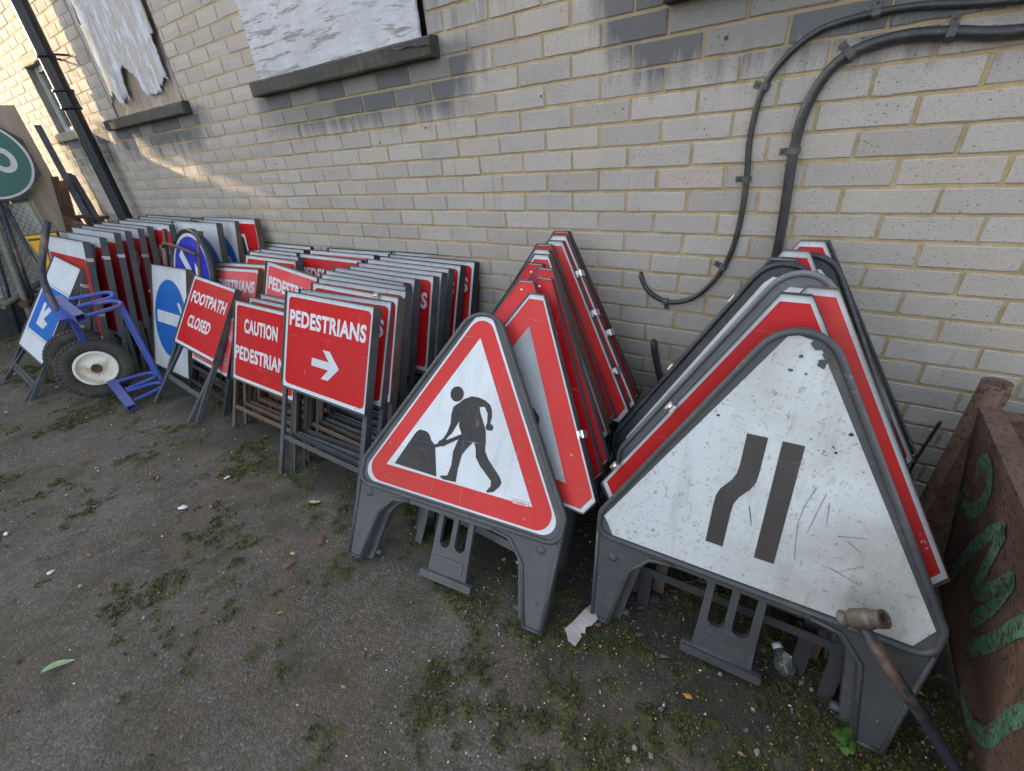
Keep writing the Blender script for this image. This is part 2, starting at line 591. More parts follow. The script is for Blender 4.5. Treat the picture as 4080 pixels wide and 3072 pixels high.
def stone_mat(name, c, rough=.8):
    mt, nt, b = new_mat(name)
    cc = mix(nt, mask(nt, nz(nt, seeded(nt), 60, 3), .4, .7), c, tuple(q * .6 for q in c))
    nt.links.new(cc, b.inputs['Base Color']); b.inputs['Roughness'].default_value = rough
    return mt
smats = [stone_mat('grit grey', (.14, .13, .12)), stone_mat('grit pale', (.34, .30, .25)), stone_mat('grit orange', (.42, .24, .09)),
         stone_mat('grit white', (.75, .75, .72)), stone_mat('grit dark', (.035, .032, .03)), stone_mat('grit pinkish', (.28, .20, .16))]
mb = MB()
si = [mb.mi(q) for q in smats]
for k in range(8500):
    y = -.3 - 2.9 * rnd.random(); x = rnd.uniform(-5.5, 2.0)
    if k > 6000:
        x = rnd.uniform(.1, 1.4); y = rnd.uniform(-1.7, -.55)
    if not in_view(x, y):
        continue
    big = rnd.random() < .04
    s = rnd.uniform(.0011, .0030) * (2.6 if big else 1) * (1 + .18 * max(0, -x))
    a = rnd.uniform(0, 6.28); ca, sa = cos(a), sin(a); el = rnd.uniform(1, 1.7)
    n = len(mb.v); z = .0015
    for px, py, pz in ((1, 0, 0), (0, 1, 0), (-1, 0, 0), (0, -1, 0), (.5, .4, .8), (-.5, .4, .9), (-.4, -.5, .7), (.45, -.4, .85)):
        px *= el * rnd.uniform(.8, 1.2)
        mb.v.append((x + s * (px * ca - py * sa), y + s * (px * sa + py * ca), z + s * pz * .8))
    kind = rnd.choices(si, (.34, .24, .05, .055, .2, .115))[0]
    for q in ((4, 5, 6, 7), (0, 1, 5, 4), (1, 2, 6, 5), (2, 3, 7, 6), (3, 0, 4, 7)):
        mb.face([n + t for t in q], kind)
tag(mb.build('gravel'), 'loose grit and tiny pale stones scattered over the tarmac', 'gravel', kind='stuff')

mb = MB()
li = [mb.mi(stone_mat(*q)) for q in (('leaf litter brown', (.11, .065, .035)), ('leaf litter dark', (.035, .024, .018)), ('leaf litter ochre', (.42, .24, .07)), ('leaf litter grey', (.16, .14, .12)))]
for k in range(1500):
    near = rnd.random() < .8
    x = rnd.uniform(-5.0, 1.5); y = rnd.uniform(-.75, -.05) if near else rnd.uniform(-2.6, -.75)
    if near and x > .4:
        y = rnd.uniform(-.95, -.05)
    if not in_view(x, y):
        continue
    s = rnd.uniform(.006, .017) if near else rnd.uniform(.004, .010)
    a = rnd.uniform(0, 6.28)
    n = len(mb.v)
    for t, rr in ((0, 1.3), (1.1, .6), (2.1, .55), (3.14, 1.1), (4.1, .6), (5.2, .5)):
        mb.v.append((x + s * rr * cos(t + a), y + s * rr * sin(t + a), .006 + rnd.uniform(-.002, .006)))
    mb.v.append((x, y, .012))
    kk = rnd.choices(li, (.4, .4, .06, .14))[0]
    for t in range(6):
        mb.face([n + t, n + (t + 1) % 6, n + 6], kk)
tag(mb.build('leaf_litter'), 'dead brown leaf fragments lying between the sign feet and the wall', 'leaf litter', kind='stuff')

# ------------------------------------------------------------------ brick wall
wall = empty('brick_wall', (0, 0, 0), label='long wall of pale grey bricks with sandy mortar and boarded windows', cat='wall')
OPEN = [(-4.02, -2.86, 1.7575, 3.3), (-1.90, -.655, 1.7575, 3.3), (.40, 1.5, 1.7575, 3.3), (-5.52, -4.93, 1.7575, 2.2825)]
SILLS = [(-4.19, -2.80, 1.6825, 1.7575), (-1.955, -.60, 1.6825, 1.7575), (.33, 1.62, 1.6825, 1.7575), (-5.70, -4.86, 1.6825, 1.7575), (-5.62, -4.86, 2.2825, 2.3575)]
rb = random.Random(11)
def clip_spans(x0, x1, zc):
    sp = [(x0, x1)]
    for a, b_, z0, z1 in OPEN + SILLS:
        if z0 < zc < z1:
            nsp = []
            for s, e in sp:
                if e <= a or s >= b_:
                    nsp.append((s, e)); continue
                if s < a: nsp.append((s, a - .008))
                if e > b_: nsp.append((b_ + .008, e))
            sp = nsp
    return [q for q in sp if q[1] - q[0] > .03]
V = []; Fc = []; tone = []
X0, X1 = -7.4, 2.6
for row in range(-18, 23):
    zc = 1.72 - .075 * row
    off = 0 if row % 2 == 0 else .5
    kmin = int((X0) / .225) - 2
    for k in range(kmin, 14):
        a = (k + off) * .225 + .005; e = a + .215
        a = max(a, X0); e = min(e, X1)
        if e - a < .03:
            continue
        for s, t in clip_spans(a, e, zc):
            fine = s > -2.2 and zc < 2.3
            nx_, nz_ = (9, 4) if fine else (5, 3)
            jz = rb.uniform(-.0016, .0016); jy = rb.uniform(-.0015, .0015); jx = rb.uniform(-.002, .002)
            s2 = s + jx * .5; t2 = t + jx * .5 + rb.uniform(-.0015, .0015)
            z0, z1 = zc - .0325 + jz, zc + .0325 + jz
            tn = rb.random(); sd_ = rb.uniform(0, 99)
            chip = rb.random() < .35; cx = rb.choice((0, 1)); cz = rb.choice((0, 1)); cr = rb.uniform(.5, 1.5)
            n = len(V)
            us = [0, .012] + [(.012 + .976 * q / (nx_ - 3)) for q in range(1, nx_ - 3)] + [.988, 1] if fine else [0, .012, .5, .988, 1]
            ws = [0, .04, .96, 1] if fine else [0, .5, 1]
            nu, nw = len(us), len(ws)
            for wj, wv in enumerate(ws):
                for ui, uv in enumerate(us):
                    x = s2 + (t2 - s2) * uv; z = z0 + (z1 - z0) * wv
                    edge = (ui in (0, nu - 1)) or (wj in (0, nw - 1))
                    corner = (ui in (0, nu - 1)) and (wj in (0, nw - 1))
                    wob = noise.noise(Vector((x * 38, z * 38, sd_)))
                    if edge:
                        x += (.0022 if ui == 0 else -.0022 if ui == nu - 1 else 0) * wob * 1.2
                        z += (.0018 if wj == 0 else -.0018 if wj == nw - 1 else 0) * wob * 1.6
                    if corner:
                        cc_ = .0025 * (1 + wob)
                        if chip and (ui > 0) == bool(cx) and (wj > 0) == bool(cz):
                            cc_ += .006 * cr
                        x += cc_ if ui == 0 else -cc_
                        z += (cc_ if wj == 0 else -cc_) * .6
                    y = jy + (.0020 if edge else 0) + .0006 * wob
                    V.append((x, y, z)); tone.append(tn)
            for j in range(nw - 1):
                for i in range(nu - 1):
                    q = n + j * nu + i
                    Fc.append((q, q + 1, q + nu + 1, q + nu))
            # brick edges going back into the joint
            loop = [n + i for i in range(nu)] + [n + j * nu + nu - 1 for j in range(1, nw)] + [n + (nw - 1) * nu + i for i in range(nu - 2, -1, -1)] + [n + j * nu for j in range(nw - 2, 0, -1)]
            m0 = len(V)
            for q in loop:
                V.append((V[q][0], .02, V[q][2])); tone.append(tn)
            L = len(loop)
            for i in range(L):
                j = (i + 1) % L
                Fc.append((loop[j], loop[i], m0 + i, m0 + j))
me = bpy.data.meshes.new('brickwork')
me.from_pydata(V, [], Fc)
at = me.attributes.new('tone', 'FLOAT', 'POINT')
at.data.foreach_set('value', tone)
bw = bpy.data.objects.new('brickwork', me)
col.objects.link(bw); bw.parent = wall

def stain_fac(nt):
    """soot and run-off below the window sills: real dirt on the brick faces"""
    tc = nt.nodes.new('ShaderNodeTexCoord')
    sp = nt.nodes.new('ShaderNodeSeparateXYZ')
    nt.links.new(tc.outputs['Object'], sp.inputs[0])
    vs = coords(nt, (9, 9, .9))
    streak = nz(nt, vs, 1.6, 5, .75)
    total = None
    for a, e, zt, zl, k in ((-1.98, -.50, 1.70, .30, 1.0), (-4.2, -2.75, 1.70, .30, .9), (.15, 1.6, 1.82, .40, 1.45), (-5.7, -4.4, 1.70, .45, .8), (-.7, -.3, 1.95, .35, .3)):
        l = mask(nt, sp.outputs[0], a - .10, a + .12)
        r = mask(nt, sp.outputs[0], e + .16, e - .10)
        bt = mask(nt, sp.outputs[2], zt - zl, zt - .02)
        tp = mask(nt, sp.outputs[2], zt + .05, zt)
        f = mul(nt, mul(nt, l, r), mul(nt, bt, mul(nt, tp, k)))
        total = f if total is None else mul(nt, total, f, 'MAXIMUM')
    s = mul(nt, mul(nt, total, 1.3), mul(nt, mul(nt, streak, 1.4), -.72, 'ADD'), 'ADD')
    return total, mask(nt, s, .12, .62), streak, sp

mt, nt, b = new_mat('grey concrete brick')
v = coords(nt)
an = nt.nodes.new('ShaderNodeAttribute'); an.attribute_name = 'tone'
c = ramp(nt, an.outputs['Fac'], [(0, (.355, .318, .292)), (.25, (.385, .350, .325)), (.55, (.410, .372, .345)), (.8, (.430, .395, .368)), (.92, (.430, .370, .320)), (1, (.370, .345, .332))])
c = mix(nt, mul(nt, mask(nt, nz(nt, v, 5, 6, .7), .42, .72), .32), c, (.25, .25, .255))
c = mix(nt, mul(nt, mask(nt, nz(nt, coords(nt, (1, 1, .25)), 1.1, 4, .6), .48, .7), .35), c, (.42, .38, .32))
pit = nz(nt, v, 150, 3, .7)
c = mix(nt, mul(nt, mask(nt, pit, .58, .68), .7), c, (.15, .14, .13))
c = mix(nt, mul(nt, mask(nt, nz(nt, v, 260, 2), .70, .74), .55), c, (.62, .60, .58))
vo2 = nt.nodes.new('ShaderNodeTexVoronoi'); vo2.inputs['Scale'].default_value = 55
nt.links.new(v, vo2.inputs['Vector'])
hole = mask(nt, vo2.outputs['Distance'], .13, .07)
c = mix(nt, mul(nt, hole, mask(nt, nz(nt, v, 9, 2), .42, .6)), c, (.07, .065, .06))
tot, st, streak, sp = stain_fac(nt)
perb = mask(nt, an.outputs['Fac'], .15, .55)
st2 = mul(nt, st, mul(nt, mul(nt, perb, .45), .52, 'ADD'))
c = mix(nt, mul(nt, st2, .85), c, (.060, .066, .080))
c = mix(nt, mul(nt, mul(nt, tot, mask(nt, streak, .60, .72)), .5), c, (.40, .42, .46))
low = mask(nt, sp.outputs[2], .95, .0)
c = mix(nt, mul(nt, low, mul(nt, mask(nt, nz(nt, v, 5, 4), .3, .7), .45)), c, (.17, .165, .12))
nt.links.new(c, b.inputs['Base Color'])
b.inputs['Roughness'].default_value = .9
hh = mul(nt, mul(nt, nz(nt, v, 160, 4, .75), 1.0), mul(nt, hole, -.8), 'ADD')
bump(nt, hh, .8, .004, b)
me.materials.append(mt)

def wall_sheet(name, y, mat, x0=X0, x1=X1, z0=-.1, z1=3.07):
    """the plane of the mortar, with the window openings left out"""
    xs = sorted({x0, x1, *[q for o in OPEN for q in o[:2]]}); zs = sorted({z0, z1, *[min(q, z1) for o in OPEN for q in o[2:]]})
    V, Fc = [], []
    for i in range(len(xs) - 1):
        for j in range(len(zs) - 1):
            xc, zc = (xs[i] + xs[i + 1]) / 2, (zs[j] + zs[j + 1]) / 2
            if any(o[0] < xc < o[1] and o[2] < zc < o[3] for o in OPEN):
                continue
            nx_ = max(1, int((xs[i + 1] - xs[i]) / .04)); nz_ = max(1, int((zs[j + 1] - zs[j]) / .04)); n = len(V)
            for bj in range(nz_ + 1):
                for ai in range(nx_ + 1):
                    X = xs[i] + (xs[i + 1] - xs[i]) * ai / nx_; Z = zs[j] + (zs[j + 1] - zs[j]) * bj / nz_
                    V.append((X, y + .0008 * noise.noise(Vector((X * 30, Z * 30, 2))), Z))
            for bj in range(nz_):
                for ai in range(nx_):
                    q = n + bj * (nx_ + 1) + ai
                    Fc.append((q, q + 1, q + nx_ + 2, q + nx_ + 1))
    me = bpy.data.meshes.new(name); me.from_pydata(V, [], Fc); me.materials.append(mat)
    o = bpy.data.objects.new(name, me); col.objects.link(o); o.parent = wall
    return o
mt, nt, b = new_mat('sandy mortar')
v = coords(nt)
c = ramp(nt, nz(nt, v, 14, 6, .7), [(.3, (.345, .255, .142)), (.55, (.445, .345, .205)), (.75, (.52, .43, .28))])
c = mix(nt, mask(nt, nz(nt, v, 180, 3), .62, .72), c, (.20, .15, .09))
c = mix(nt, mul(nt, mask(nt, nz(nt, v, 3, 5, .7), .55, .7), .4), c, (.17, .14, .10))
tot, st, streak, sp = stain_fac(nt)
c = mix(nt, mul(nt, st, .35), c, (.12, .11, .09))
nt.links.new(c, b.inputs['Base Color']); b.inputs['Roughness'].default_value = .95
bump(nt, nz(nt, v, 120, 5, .8), .8, .005, b)
wall_sheet('mortar', .0042, mt)

# solid wall core behind, with reveals
M['concrete'] = None
mt, nt, b = new_mat('sill concrete'); v = coords(nt)
c = ramp(nt, nz(nt, v, 9, 7, .75), [(.3, (.022, .022, .021)), (.55, (.045, .045, .042)), (.78, (.11, .105, .09))])
c = mix(nt, mul(nt, mask(nt, nz(nt, coords(nt, (1, 1, .3)), 18, 5, .7), .55, .65), .6), c, (.10, .11, .035))
nt.links.new(c, b.inputs['Base Color']); b.inputs['Roughness'].default_value = .9
bump(nt, nz(nt, v, 50, 6, .8), .8, .006, b)
M['concrete'] = mt
mt, nt, b = new_mat('pale sill concrete'); v = coords(nt)
c = ramp(nt, nz(nt, v, 12, 6, .75), [(.3, (.20, .18, .14)), (.7, (.34, .31, .25))])
nt.links.new(c, b.inputs['Base Color']); b.inputs['Roughness'].default_value = .9
bump(nt, nz(nt, v, 50, 6, .8), .8, .006, b)
M['concrete_pale'] = mt
for i, (a, e, z0, z1) in enumerate(SILLS):
    mb = MB()
    pale = i in (3, 4)
    out = -.052 if not pale else (-.03 if i == 3 else -.004)
    n = 26
    mi = mb.mi('concrete_pale' if pale else 'concrete')
    # weathered sill with a ragged arris
    prof = [(out + .006, z0), (out, z0 + .008), (out, z1 - .012), (out + .012, z1 - .004), (.10, z1 + .002), (.10, z0)]
    for k in range(n + 1):
        x = a + (e - a) * k / n
        for q, (yy, zz) in enumerate(prof):
            wv = noise.noise(Vector((x * 9, q * 3.1, i))) * .0035
            mb.v.append((x, yy + (wv if q < 4 else 0), zz + (wv if q in (0, 1, 2, 3) else 0)))
    K = len(prof)
    for k in range(n):
        for q in range(K):
            q2 = (q + 1) % K
            mb.face([k * K + q, k * K + q2, (k + 1) * K + q2, (k + 1) * K + q][::-1], mi)
    mb.face([q for q in range(K)], mi); mb.face([n * K + q for q in range(K)][::-1], mi)
    nm = 'lintel' if i == 4 else 'window_sill'
    o = mb.build(nm, wall)
    if i == 1:   # the crack at its right end
        mb = MB()
        mb.tube([(-.80, -.0535, 1.735), (-.76, -.0535, 1.728), (-.71, -.0535, 1.733), (-.66, -.0535, 1.722), (-.62, -.0535, 1.724), (-.603, -.0535, 1.716)], .0028, M['black'], 5)
        mb.build('crack', o)

# reveals (returns of the openings)
mt, nt, b = new_mat('rendered reveal'); v = coords(nt)
c = ramp(nt, nz(nt, v, 8, 5, .7), [(.3, (.16, .15, .13)), (.7, (.28, .26, .23))])
nt.links.new(c, b.inputs['Base Color']); b.inputs['Roughness'].default_value = .95
M['reveal'] = mt
for i, (a, e, z0, z1) in enumerate(OPEN):
    z1 = min(z1, 3.07)
    mb = MB(); mi = mb.mi('reveal')
    q = [(a - .006, z0), (e + .006, z0), (e + .006, z1), (a - .006, z1)]
    for k in range(4):
        p, r = q[k], q[(k + 1) % 4]; n = len(mb.v)
        mb.v += [(p[0], .001, p[1]), (r[0], .001, r[1]), (r[0], .18, r[1]), (p[0], .18, p[1])]
        mb.face([n, n + 1, n + 2, n + 3], mi)
    n = len(mb.v)
    mb.v += [(p[0], .18, p[1]) for p in q]
    mb.face([n, n + 1, n + 2, n + 3], mb.mi('black'))
    mb.build('window_reveal', wall)

for hx, hz, hr in ((-.127, 1.497, .004), (.512, 1.575, .006), (-.74, 1.44, .004), (-1.06, 1.40, .004), (-2.02, 1.345, .004)):
    mb = MB(); mb.prism([(p[0], p[1]) for p in circ(hx, hz, hr, 10)], -.0022, .004, 'black'); mb.build('drill_hole', wall)

# boards over the windows
def board_mat(name, horiz, white, bare, dark, amount):
    mt, nt, b = new_mat(name)
    sx = (.8, 1, 6) if horiz else (3.6, 1, 1)
    g = nz(nt, coords(nt, sx), 3.2, 8, .78, .5)
    g2 = nz(nt, coords(nt, tuple(q * 2.2 for q in sx), (3, 1, 7)), 4, 8, .8, .9)
    pt = mul(nt, mul(nt, g, .6), mul(nt, g2, .4), 'ADD')
    c = ramp(nt, g2, [(.3, dark), (.5, bare), (.7, tuple(q * 1.25 for q in bare))])
    k = mask(nt, pt, amount - .025, amount + .03)
    wv = ramp(nt, nz(nt, coords(nt), 8, 7, .8), [(.3, tuple(q * .72 for q in white)), (.65, white)])
    c = mix(nt, mul(nt, k, .93), c, wv)
    nt.links.new(c, b.inputs['Base Color']); b.inputs['Roughness'].default_value = .85
    bump(nt, mul(nt, mul(nt, k, .35), mul(nt, g2, 1.0), 'ADD'), .9, .006, b)
    return mt
M['board_h'] = board_mat('flaking white plywood', True, (.56, .58, .64), (.33, .30, .285), (.17, .145, .13), .445)
M['board_v'] = board_mat('peeling white plywood', False, (.56, .62, .74), (.38, .35, .33), (.26, .23, .21), .50)
M['ply_edge'] = board_mat('bare torn plywood', False, (.42, .39, .36), (.32, .25, .19), (.12, .07, .045), .53)

def board(x0, x1, z0, z1, y, mat, curl, jag, nx_=60, nz_=60, hole=None):
    mb = MB(); mi = mb.mi(mat)
    ids = {}
    for j in range(nz_ + 1):
        for i in range(nx_ + 1):
            u, t = i / nx_, j / nz_
            x = x0 + (x1 - x0) * u; z = z0 + (z1 - z0) * t
            if j == 0:
                z += jag * (noise.noise(Vector((x * 14, 0, 3))) + .5 * noise.noise(Vector((x * 50, 0, 3))))
            if i in (0, nx_):
                x += .004 * noise.noise(Vector((z * 25, i, 3)))
            yy = y + curl(x, z) + .0015 * noise.noise(Vector((x * 20, z * 20, 0)))
            ids[i, j] = len(mb.v); mb.v.append((x, yy, z))
    for j in range(nz_):
        for i in range(nx_):
            x = x0 + (x1 - x0) * (i + .5) / nx_; z = z0 + (z1 - z0) * (j + .5) / nz_
            if hole and hole(x, z):
                continue
            mb.face([ids[i, j], ids[i + 1, j], ids[i + 1, j + 1], ids[i, j + 1]], mi)
    return mb
mb = board(-1.885, -.672, 1.752, 3.0, -.012, 'board_h', lambda x, z: .0, .003)
ob = mb.build('window_board', wall); ob['label'] = 'flaking white plywood board over the middle window'
so_ = ob.modifiers.new('t', 'SOLIDIFY'); so_.thickness = .012; so_.offset = 1
# torn board: rotted away in tongues along the foot, bare ply behind
def torn(x, z):
    h = 1.84 + .24 * max(0, noise.noise(Vector((x * 5.5, 0, 8.1)))) + .12 * max(0, noise.noise(Vector((x * 17, z * 3, 2.2))))
    if -3.62 < x < -3.36:
        h = max(h, 2.03 + .05 * noise.noise(Vector((x * 40, 0, 1))) - abs(x + 3.5) * .7)
    h += .02 * noise.noise(Vector((x * 70, z * 10, 1)))
    if z < h:
        return True
    if abs(x + 3.90 - .05 * (z - 2.4)) < .012 + .010 * noise.noise(Vector((x * 9, z * 14, 5))) and 2.33 < z < 2.46:
        return True
    return x > -2.945 + .01 * noise.noise(Vector((0, z * 30, 1))) and z < 2.12
mb = board(-3.98, -2.90, 1.765, 3.0, -.004, 'board_v', lambda x, z: .0, .0, 110, 110, torn)
ob = mb.build('window_board', wall); ob['label'] = 'peeling white plywood board rotted away along its foot'
so_ = ob.modifiers.new('t', 'SOLIDIFY'); so_.thickness = .006; so_.offset = 1
def curl(x, z):
    k = max(0, 1 - (z - 1.76) / .30)
    return -.022 * k * (1 + noise.noise(Vector((x * 6, z * 3, 0)))) + .004 * noise.noise(Vector((x * 12, z * 9, 4)))
mb = board(-3.99, -2.885, 1.762, 3.0, .030, 'ply_edge', curl, .004, 60, 60)
ob = mb.build('board_underlayer', wall)

# small window with a white frame
win = MB()
win.box(-5.515, -4.935, .10, .11, 1.765, 2.28, 'white_old')
wf = MB()
for a_, b_, c_, d_ in ((-5.515, -5.47, 1.762, 2.28), (-4.98, -4.935, 1.762, 2.28), (-5.47, -4.98, 1.762, 1.80), (-5.47, -4.98, 2.24, 2.28)):
    wf.box(a_, b_, .055, .098, c_, d_, 'white_old')
wfo = wf.build('window_frame', wall)
mt, nt, b = new_mat('grimy window glass')
c = ramp(nt, nz(nt, coords(nt), 5, 5), [(.3, (.06, .065, .065)), (.7, (.13, .135, .13))])
nt.links.new(c, b.inputs['Base Color']); b.inputs['Roughness'].default_value = .22
gl = MB(); gl.box(-5.47, -4.98, .075, .080, 1.80, 2.24, mt)
gl.build('window_pane', wfo)

# drill holes and plugs in the brickwork are left to the surface; unseen boxes added to throw the shade
mt, nt, b = new_mat('plain render'); v = coords(nt)
c = ramp(nt, nz(nt, v, 2, 5), [(.3, (.24, .22, .19)), (.7, (.34, .31, .27))]); nt.links.new(c, b.inputs['Base Color']); b.inputs['Roughness'].default_value = .95
M['render'] = mt

# added out of view: a low box and tall blocks shaped to shade the wall
nb = empty('unseen_shade_boxes', (-10.3, -4, 0), label='rendered boxes beyond the left fence, unseen, added to shade the wall', cat='shade block')
mb = MB()
def wbox(x0, x1, y0, y1, z0, z1, mat='render'):
    mb.box(x0 + 10.3, x1 + 10.3, y0 + 4, y1 + 4, z0, z1, mat)
wbox(-10.6, -10.0, -9, .4, 0, 1.5)
mb.build('low_shade_box', nb)
mb = MB(); wbox(-10.91, -10.61, -16, -2.42, 0, 8); wbox(-10.92, -10.62, -2.42, -1.97, 3.53, 8)
mb.build('tall_shade_blocks', nb)
tree = empty('tree', (-10.0, -2.0, 0), label='leafy tree beyond the left hoarding, unseen, added to dapple the sunlight', cat='tree')  # leaf cloud added out of view to dapple the sun
mt, nt, b = new_mat('tree leaf'); b.inputs['Base Color'].default_value = (.06, .09, .025, 1)
mb = MB(); mi = mb.mi(mt); rl = random.Random(21)
for i in range(1100):
    y = rl.gauss(-.15, .40); z = rl.uniform(2.9, 5.0); x = rl.uniform(-.35, .45)
    if y > .16 and rl.random() < .93: continue
    s_ = rl.uniform(.03, .07); a = rl.uniform(0, 6.28); c_ = rl.uniform(-1, 1); n = len(mb.v)
    u = Vector((cos(a) * .5, sin(a), c_)).normalized() * s_; w_ = Vector((c_ * .4, -c_, sin(a))).normalized() * s_ * .6
    p = Vector((x, y, z))
    mb.v += [tuple(p - u), tuple(p + w_), tuple(p + u), tuple(p - w_)]
    mb.face([n, n + 1, n + 2, n + 3], mi)
mb.build('crown', tree)
M['bark'] = metal('bark', (.06, .045, .03), (.11, .085, .06), (.05, .04, .03), (.09, .07, .05), .6, .9, 0)
mb = MB(); mb.tube([(0, -.6, 0), (.02, -.5, 1.5), (0, -.3, 3.0), (0, -.1, 4.4)], .1, 'bark', 10, rfun=lambda i: (.11, .08, .05, .02)[i]); mb.build('trunk', tree)

# ------------------------------------------------------------------ downpipe
dp = empty('downpipe', (-4.50, -.115, 0), label='black cast-iron downpipe with scuffed white paint flecks on the brick wall', cat='downpipe')
mt, nt, b = new_mat('glossy black pipe paint'); v = coords(nt)
c = mix(nt, mask(nt, nz(nt, coords(nt, (1, 1, .35)), 16, 6, .85), .66, .685), (.008, .010, .016), (.55, .56, .58))
c = mix(nt, mask(nt, nz(nt, v, 4, 5), .5, .7), c, (.02, .022, .028))
nt.links.new(c, b.inputs['Base Color']); b.inputs['Roughness'].default_value = .32
b.inputs['Specular IOR Level'].default_value = .35
bump(nt, nz(nt, v, 30, 3), .2, .003, b)
M['pipeblack'] = mt
mb = MB()
mb.tube([(0, 0, z) for z in (0.02, .6, 1.2, 1.8, 2.4, 3.2)], .054, 'pipeblack', 28)
mb.build('pipe', dp)
mb = MB(); mb.tube([(0, 0, 1.86), (0, 0, 1.865), (0, 0, 1.985), (0, 0, 1.99)], .064, 'pipeblack', 28)
mb.tube([(0, 0, 1.98), (0, 0, 2.0)], .070, 'pipeblack', 28); mb.tube([(0, 0, 1.862), (0, 0, 1.882)], .070, 'pipeblack', 28)
mb.build('collar', dp)
mb = MB(); mb.tube([(0, 0, 2.205), (0, 0, 2.235)], .060, 'pipeblack', 28)
mb.box(-.11, .11, -.004, .004, 2.205, 2.235, 'pipeblack')
for s in (-.1, .1):
    mb.box(s - .006, s + .006, -.004, .115, 2.213, 2.227, 'pipeblack')
mb.build('bracket', dp)

# ------------------------------------------------------------------ cables
def smooth_path(pts, n=10):
    P = [Vector(p) for p in pts]; out = []
    for i in range(len(P) - 1):
        p0, p1, p2, p3 = P[max(i - 1, 0)], P[i], P[i + 1], P[min(i + 2, len(P) - 1)]
        for k in range(n):
            t = k / n
            out.append(.5 * ((2 * p1) + (-p0 + p2) * t + (2 * p0 - 5 * p1 + 4 * p2 - p3) * t * t + (-p0 + 3 * p1 - 3 * p2 + p3) * t ** 3))
    out.append(P[-1])
    return out
def clip(par, x, z, ang, r, ear=1):
    mb = MB()
    c_, s_ = cos(ang), sin(ang)
    def T(u, y, w_): return (x + u * c_ - w_ * s_, y, z + u * s_ + w_ * c_)
    # saddle strap across the cable (u along it)
    prof = [(-r - .004, -.001), (-r - .003, -r * 1.5), (-r * .6, -2 * r - .004), (r * .6, -2 * r - .004), (r + .003, -r * 1.5), (r + .004, -.001)]
    mi = mb.mi('plastic'); n = len(mb.v); K = len(prof)
    for u in (-.009, .009):
        for w_, y in prof:
            mb.v.append(T(u, y, w_))
    for k in range(K - 1):
        mb.face([n + k, n + k + 1, n + K + k + 1, n + K + k], mi)
    o = .001
    e0, e1 = (r + .003, r + .024) if ear > 0 else (-r - .024, -r - .003)
    n = len(mb.v)
    for yy in (-.004, -.0005):
        for u, w_ in ((-.009, e0), (.009, e0), (.009, e1), (-.009, e1)):
            mb.v.append(T(u, yy, w_))
    for q in ((0, 1, 2, 3), (0, 1, 5, 4), (1, 2, 6, 5), (2, 3, 7, 6), (3, 0, 4, 7)):
        mb.face([n + t for t in q], mi)
    wm = (e0 + e1) / 2
    mb.lathe([(0, -.0065), (.0035, -.006), (.004, -.004)], 'rust', T(0, 0, wm), 'y', 10)
    return mb.build('clip', par)
cb = empty('thin_cable', (.30, -.012, .848), label='thinner black cable looping down the brick wall and into a hole', cat='cable')
def loc(o, pts): return [(p[0] - o.location.x, p[1] - o.location.y, p[2] - o.location.z) for p in pts]
r = .009
pts = [(.300, .02, .852), (.304, -.006, .843), (.322, -r, .806), (.352, -r, .774), (.413, -r, .748), (.478, -r, .757), (.535, -r, .793), (.590, -r, .868), (.622, -r, .955), (.634, -r, 1.06), (.632, -r, 1.19), (.622, -r, 1.31), (.634, -r, 1.425), (.676, -r, 1.50), (.745, -r, 1.552), (.83, -r, 1.568), (.95, -r, 1.570), (1.14, -r, 1.549), (1.5, -r, 1.55), (2.4, -r, 1.56)]
mb = MB(); mb.tube(loc(cb, smooth_path(pts, 8)), r, 'cable', 12); mb.build('sheath', cb)
for x, z, a, e in ((.413, .748, .1, -1), (.603, .90, 1.2, 1), (.632, 1.19, 1.6, 1), (.640, 1.44, 1.25, 1), (.868, 1.570, .05, 1)):
    clip(cb, x - cb.location.x, z - cb.location.z, a, r, e).location.y = .012
cb2 = empty('thick_cable', (.75, -.016, .30), label='thicker black cable rising behind the big triangular signs and bending right', cat='cable')
r = .0145
pts = [(.762, -r, .02), (.766, -r, .5), (.763, -r, .95), (.757, -r, 1.12), (.749, -r, 1.265), (.757, -r, 1.37), (.790, -r, 1.452), (.840, -r, 1.494), (.93, -r, 1.512), (1.03, -r, 1.505), (1.17, -r, 1.487), (1.6, -r, 1.48), (2.4, -r, 1.48)]
mb = MB(); mb.tube(loc(cb2, smooth_path(pts, 8)), r, 'cable', 14); mb.build('sheath', cb2)
for x, z, a, e in ((.749, 1.265, 1.6, 1), (.834, 1.490, .75, 1), (1.03, 1.505, -.08, 1)):
    clip(cb2, x - .75, z - .30, a, r, e).location.y = .016
mb = MB(); mb.tube(smooth_path([(.372, .02, .560), (.380, -.010, .556), (.392, -.014, .50), (.412, -.014, .43), (.43, -.014, .36), (.435, -.014, .2), (.44, -.014, .02)], 6), .0135, 'cable', 12)
o = tag(mb.build('cable_stub'), 'short black cable end coming out of a brick low on the wall', 'cable')

# ------------------------------------------------------------------ sign builders
def clip_part(par, x, z, y=.012, sc_=1.0, ang=0):
    mb = MB()
    mb.box(-.010 * sc_, .012 * sc_, -.020, -.0165, -.012, .012, 'galv')
    mb.box(.009 * sc_, .012 * sc_, -.0165, .016, -.012, .012, 'galv')
    mb.tube([(0, -.022, -.012), (0, -.022, .012)], .0045, 'galv', 8)
    o = mb.build('clip', par)
    o.location = (x, y, z); o.rotation_euler = (0, ang, 0)
    return o

ARROW_R = [(-.085, -.016), (.018, -.016), (-.022, -.058), (.020, -.058), (.080, 0), (.020, .058), (-.022, .058), (.018, .016), (-.085, .016)]

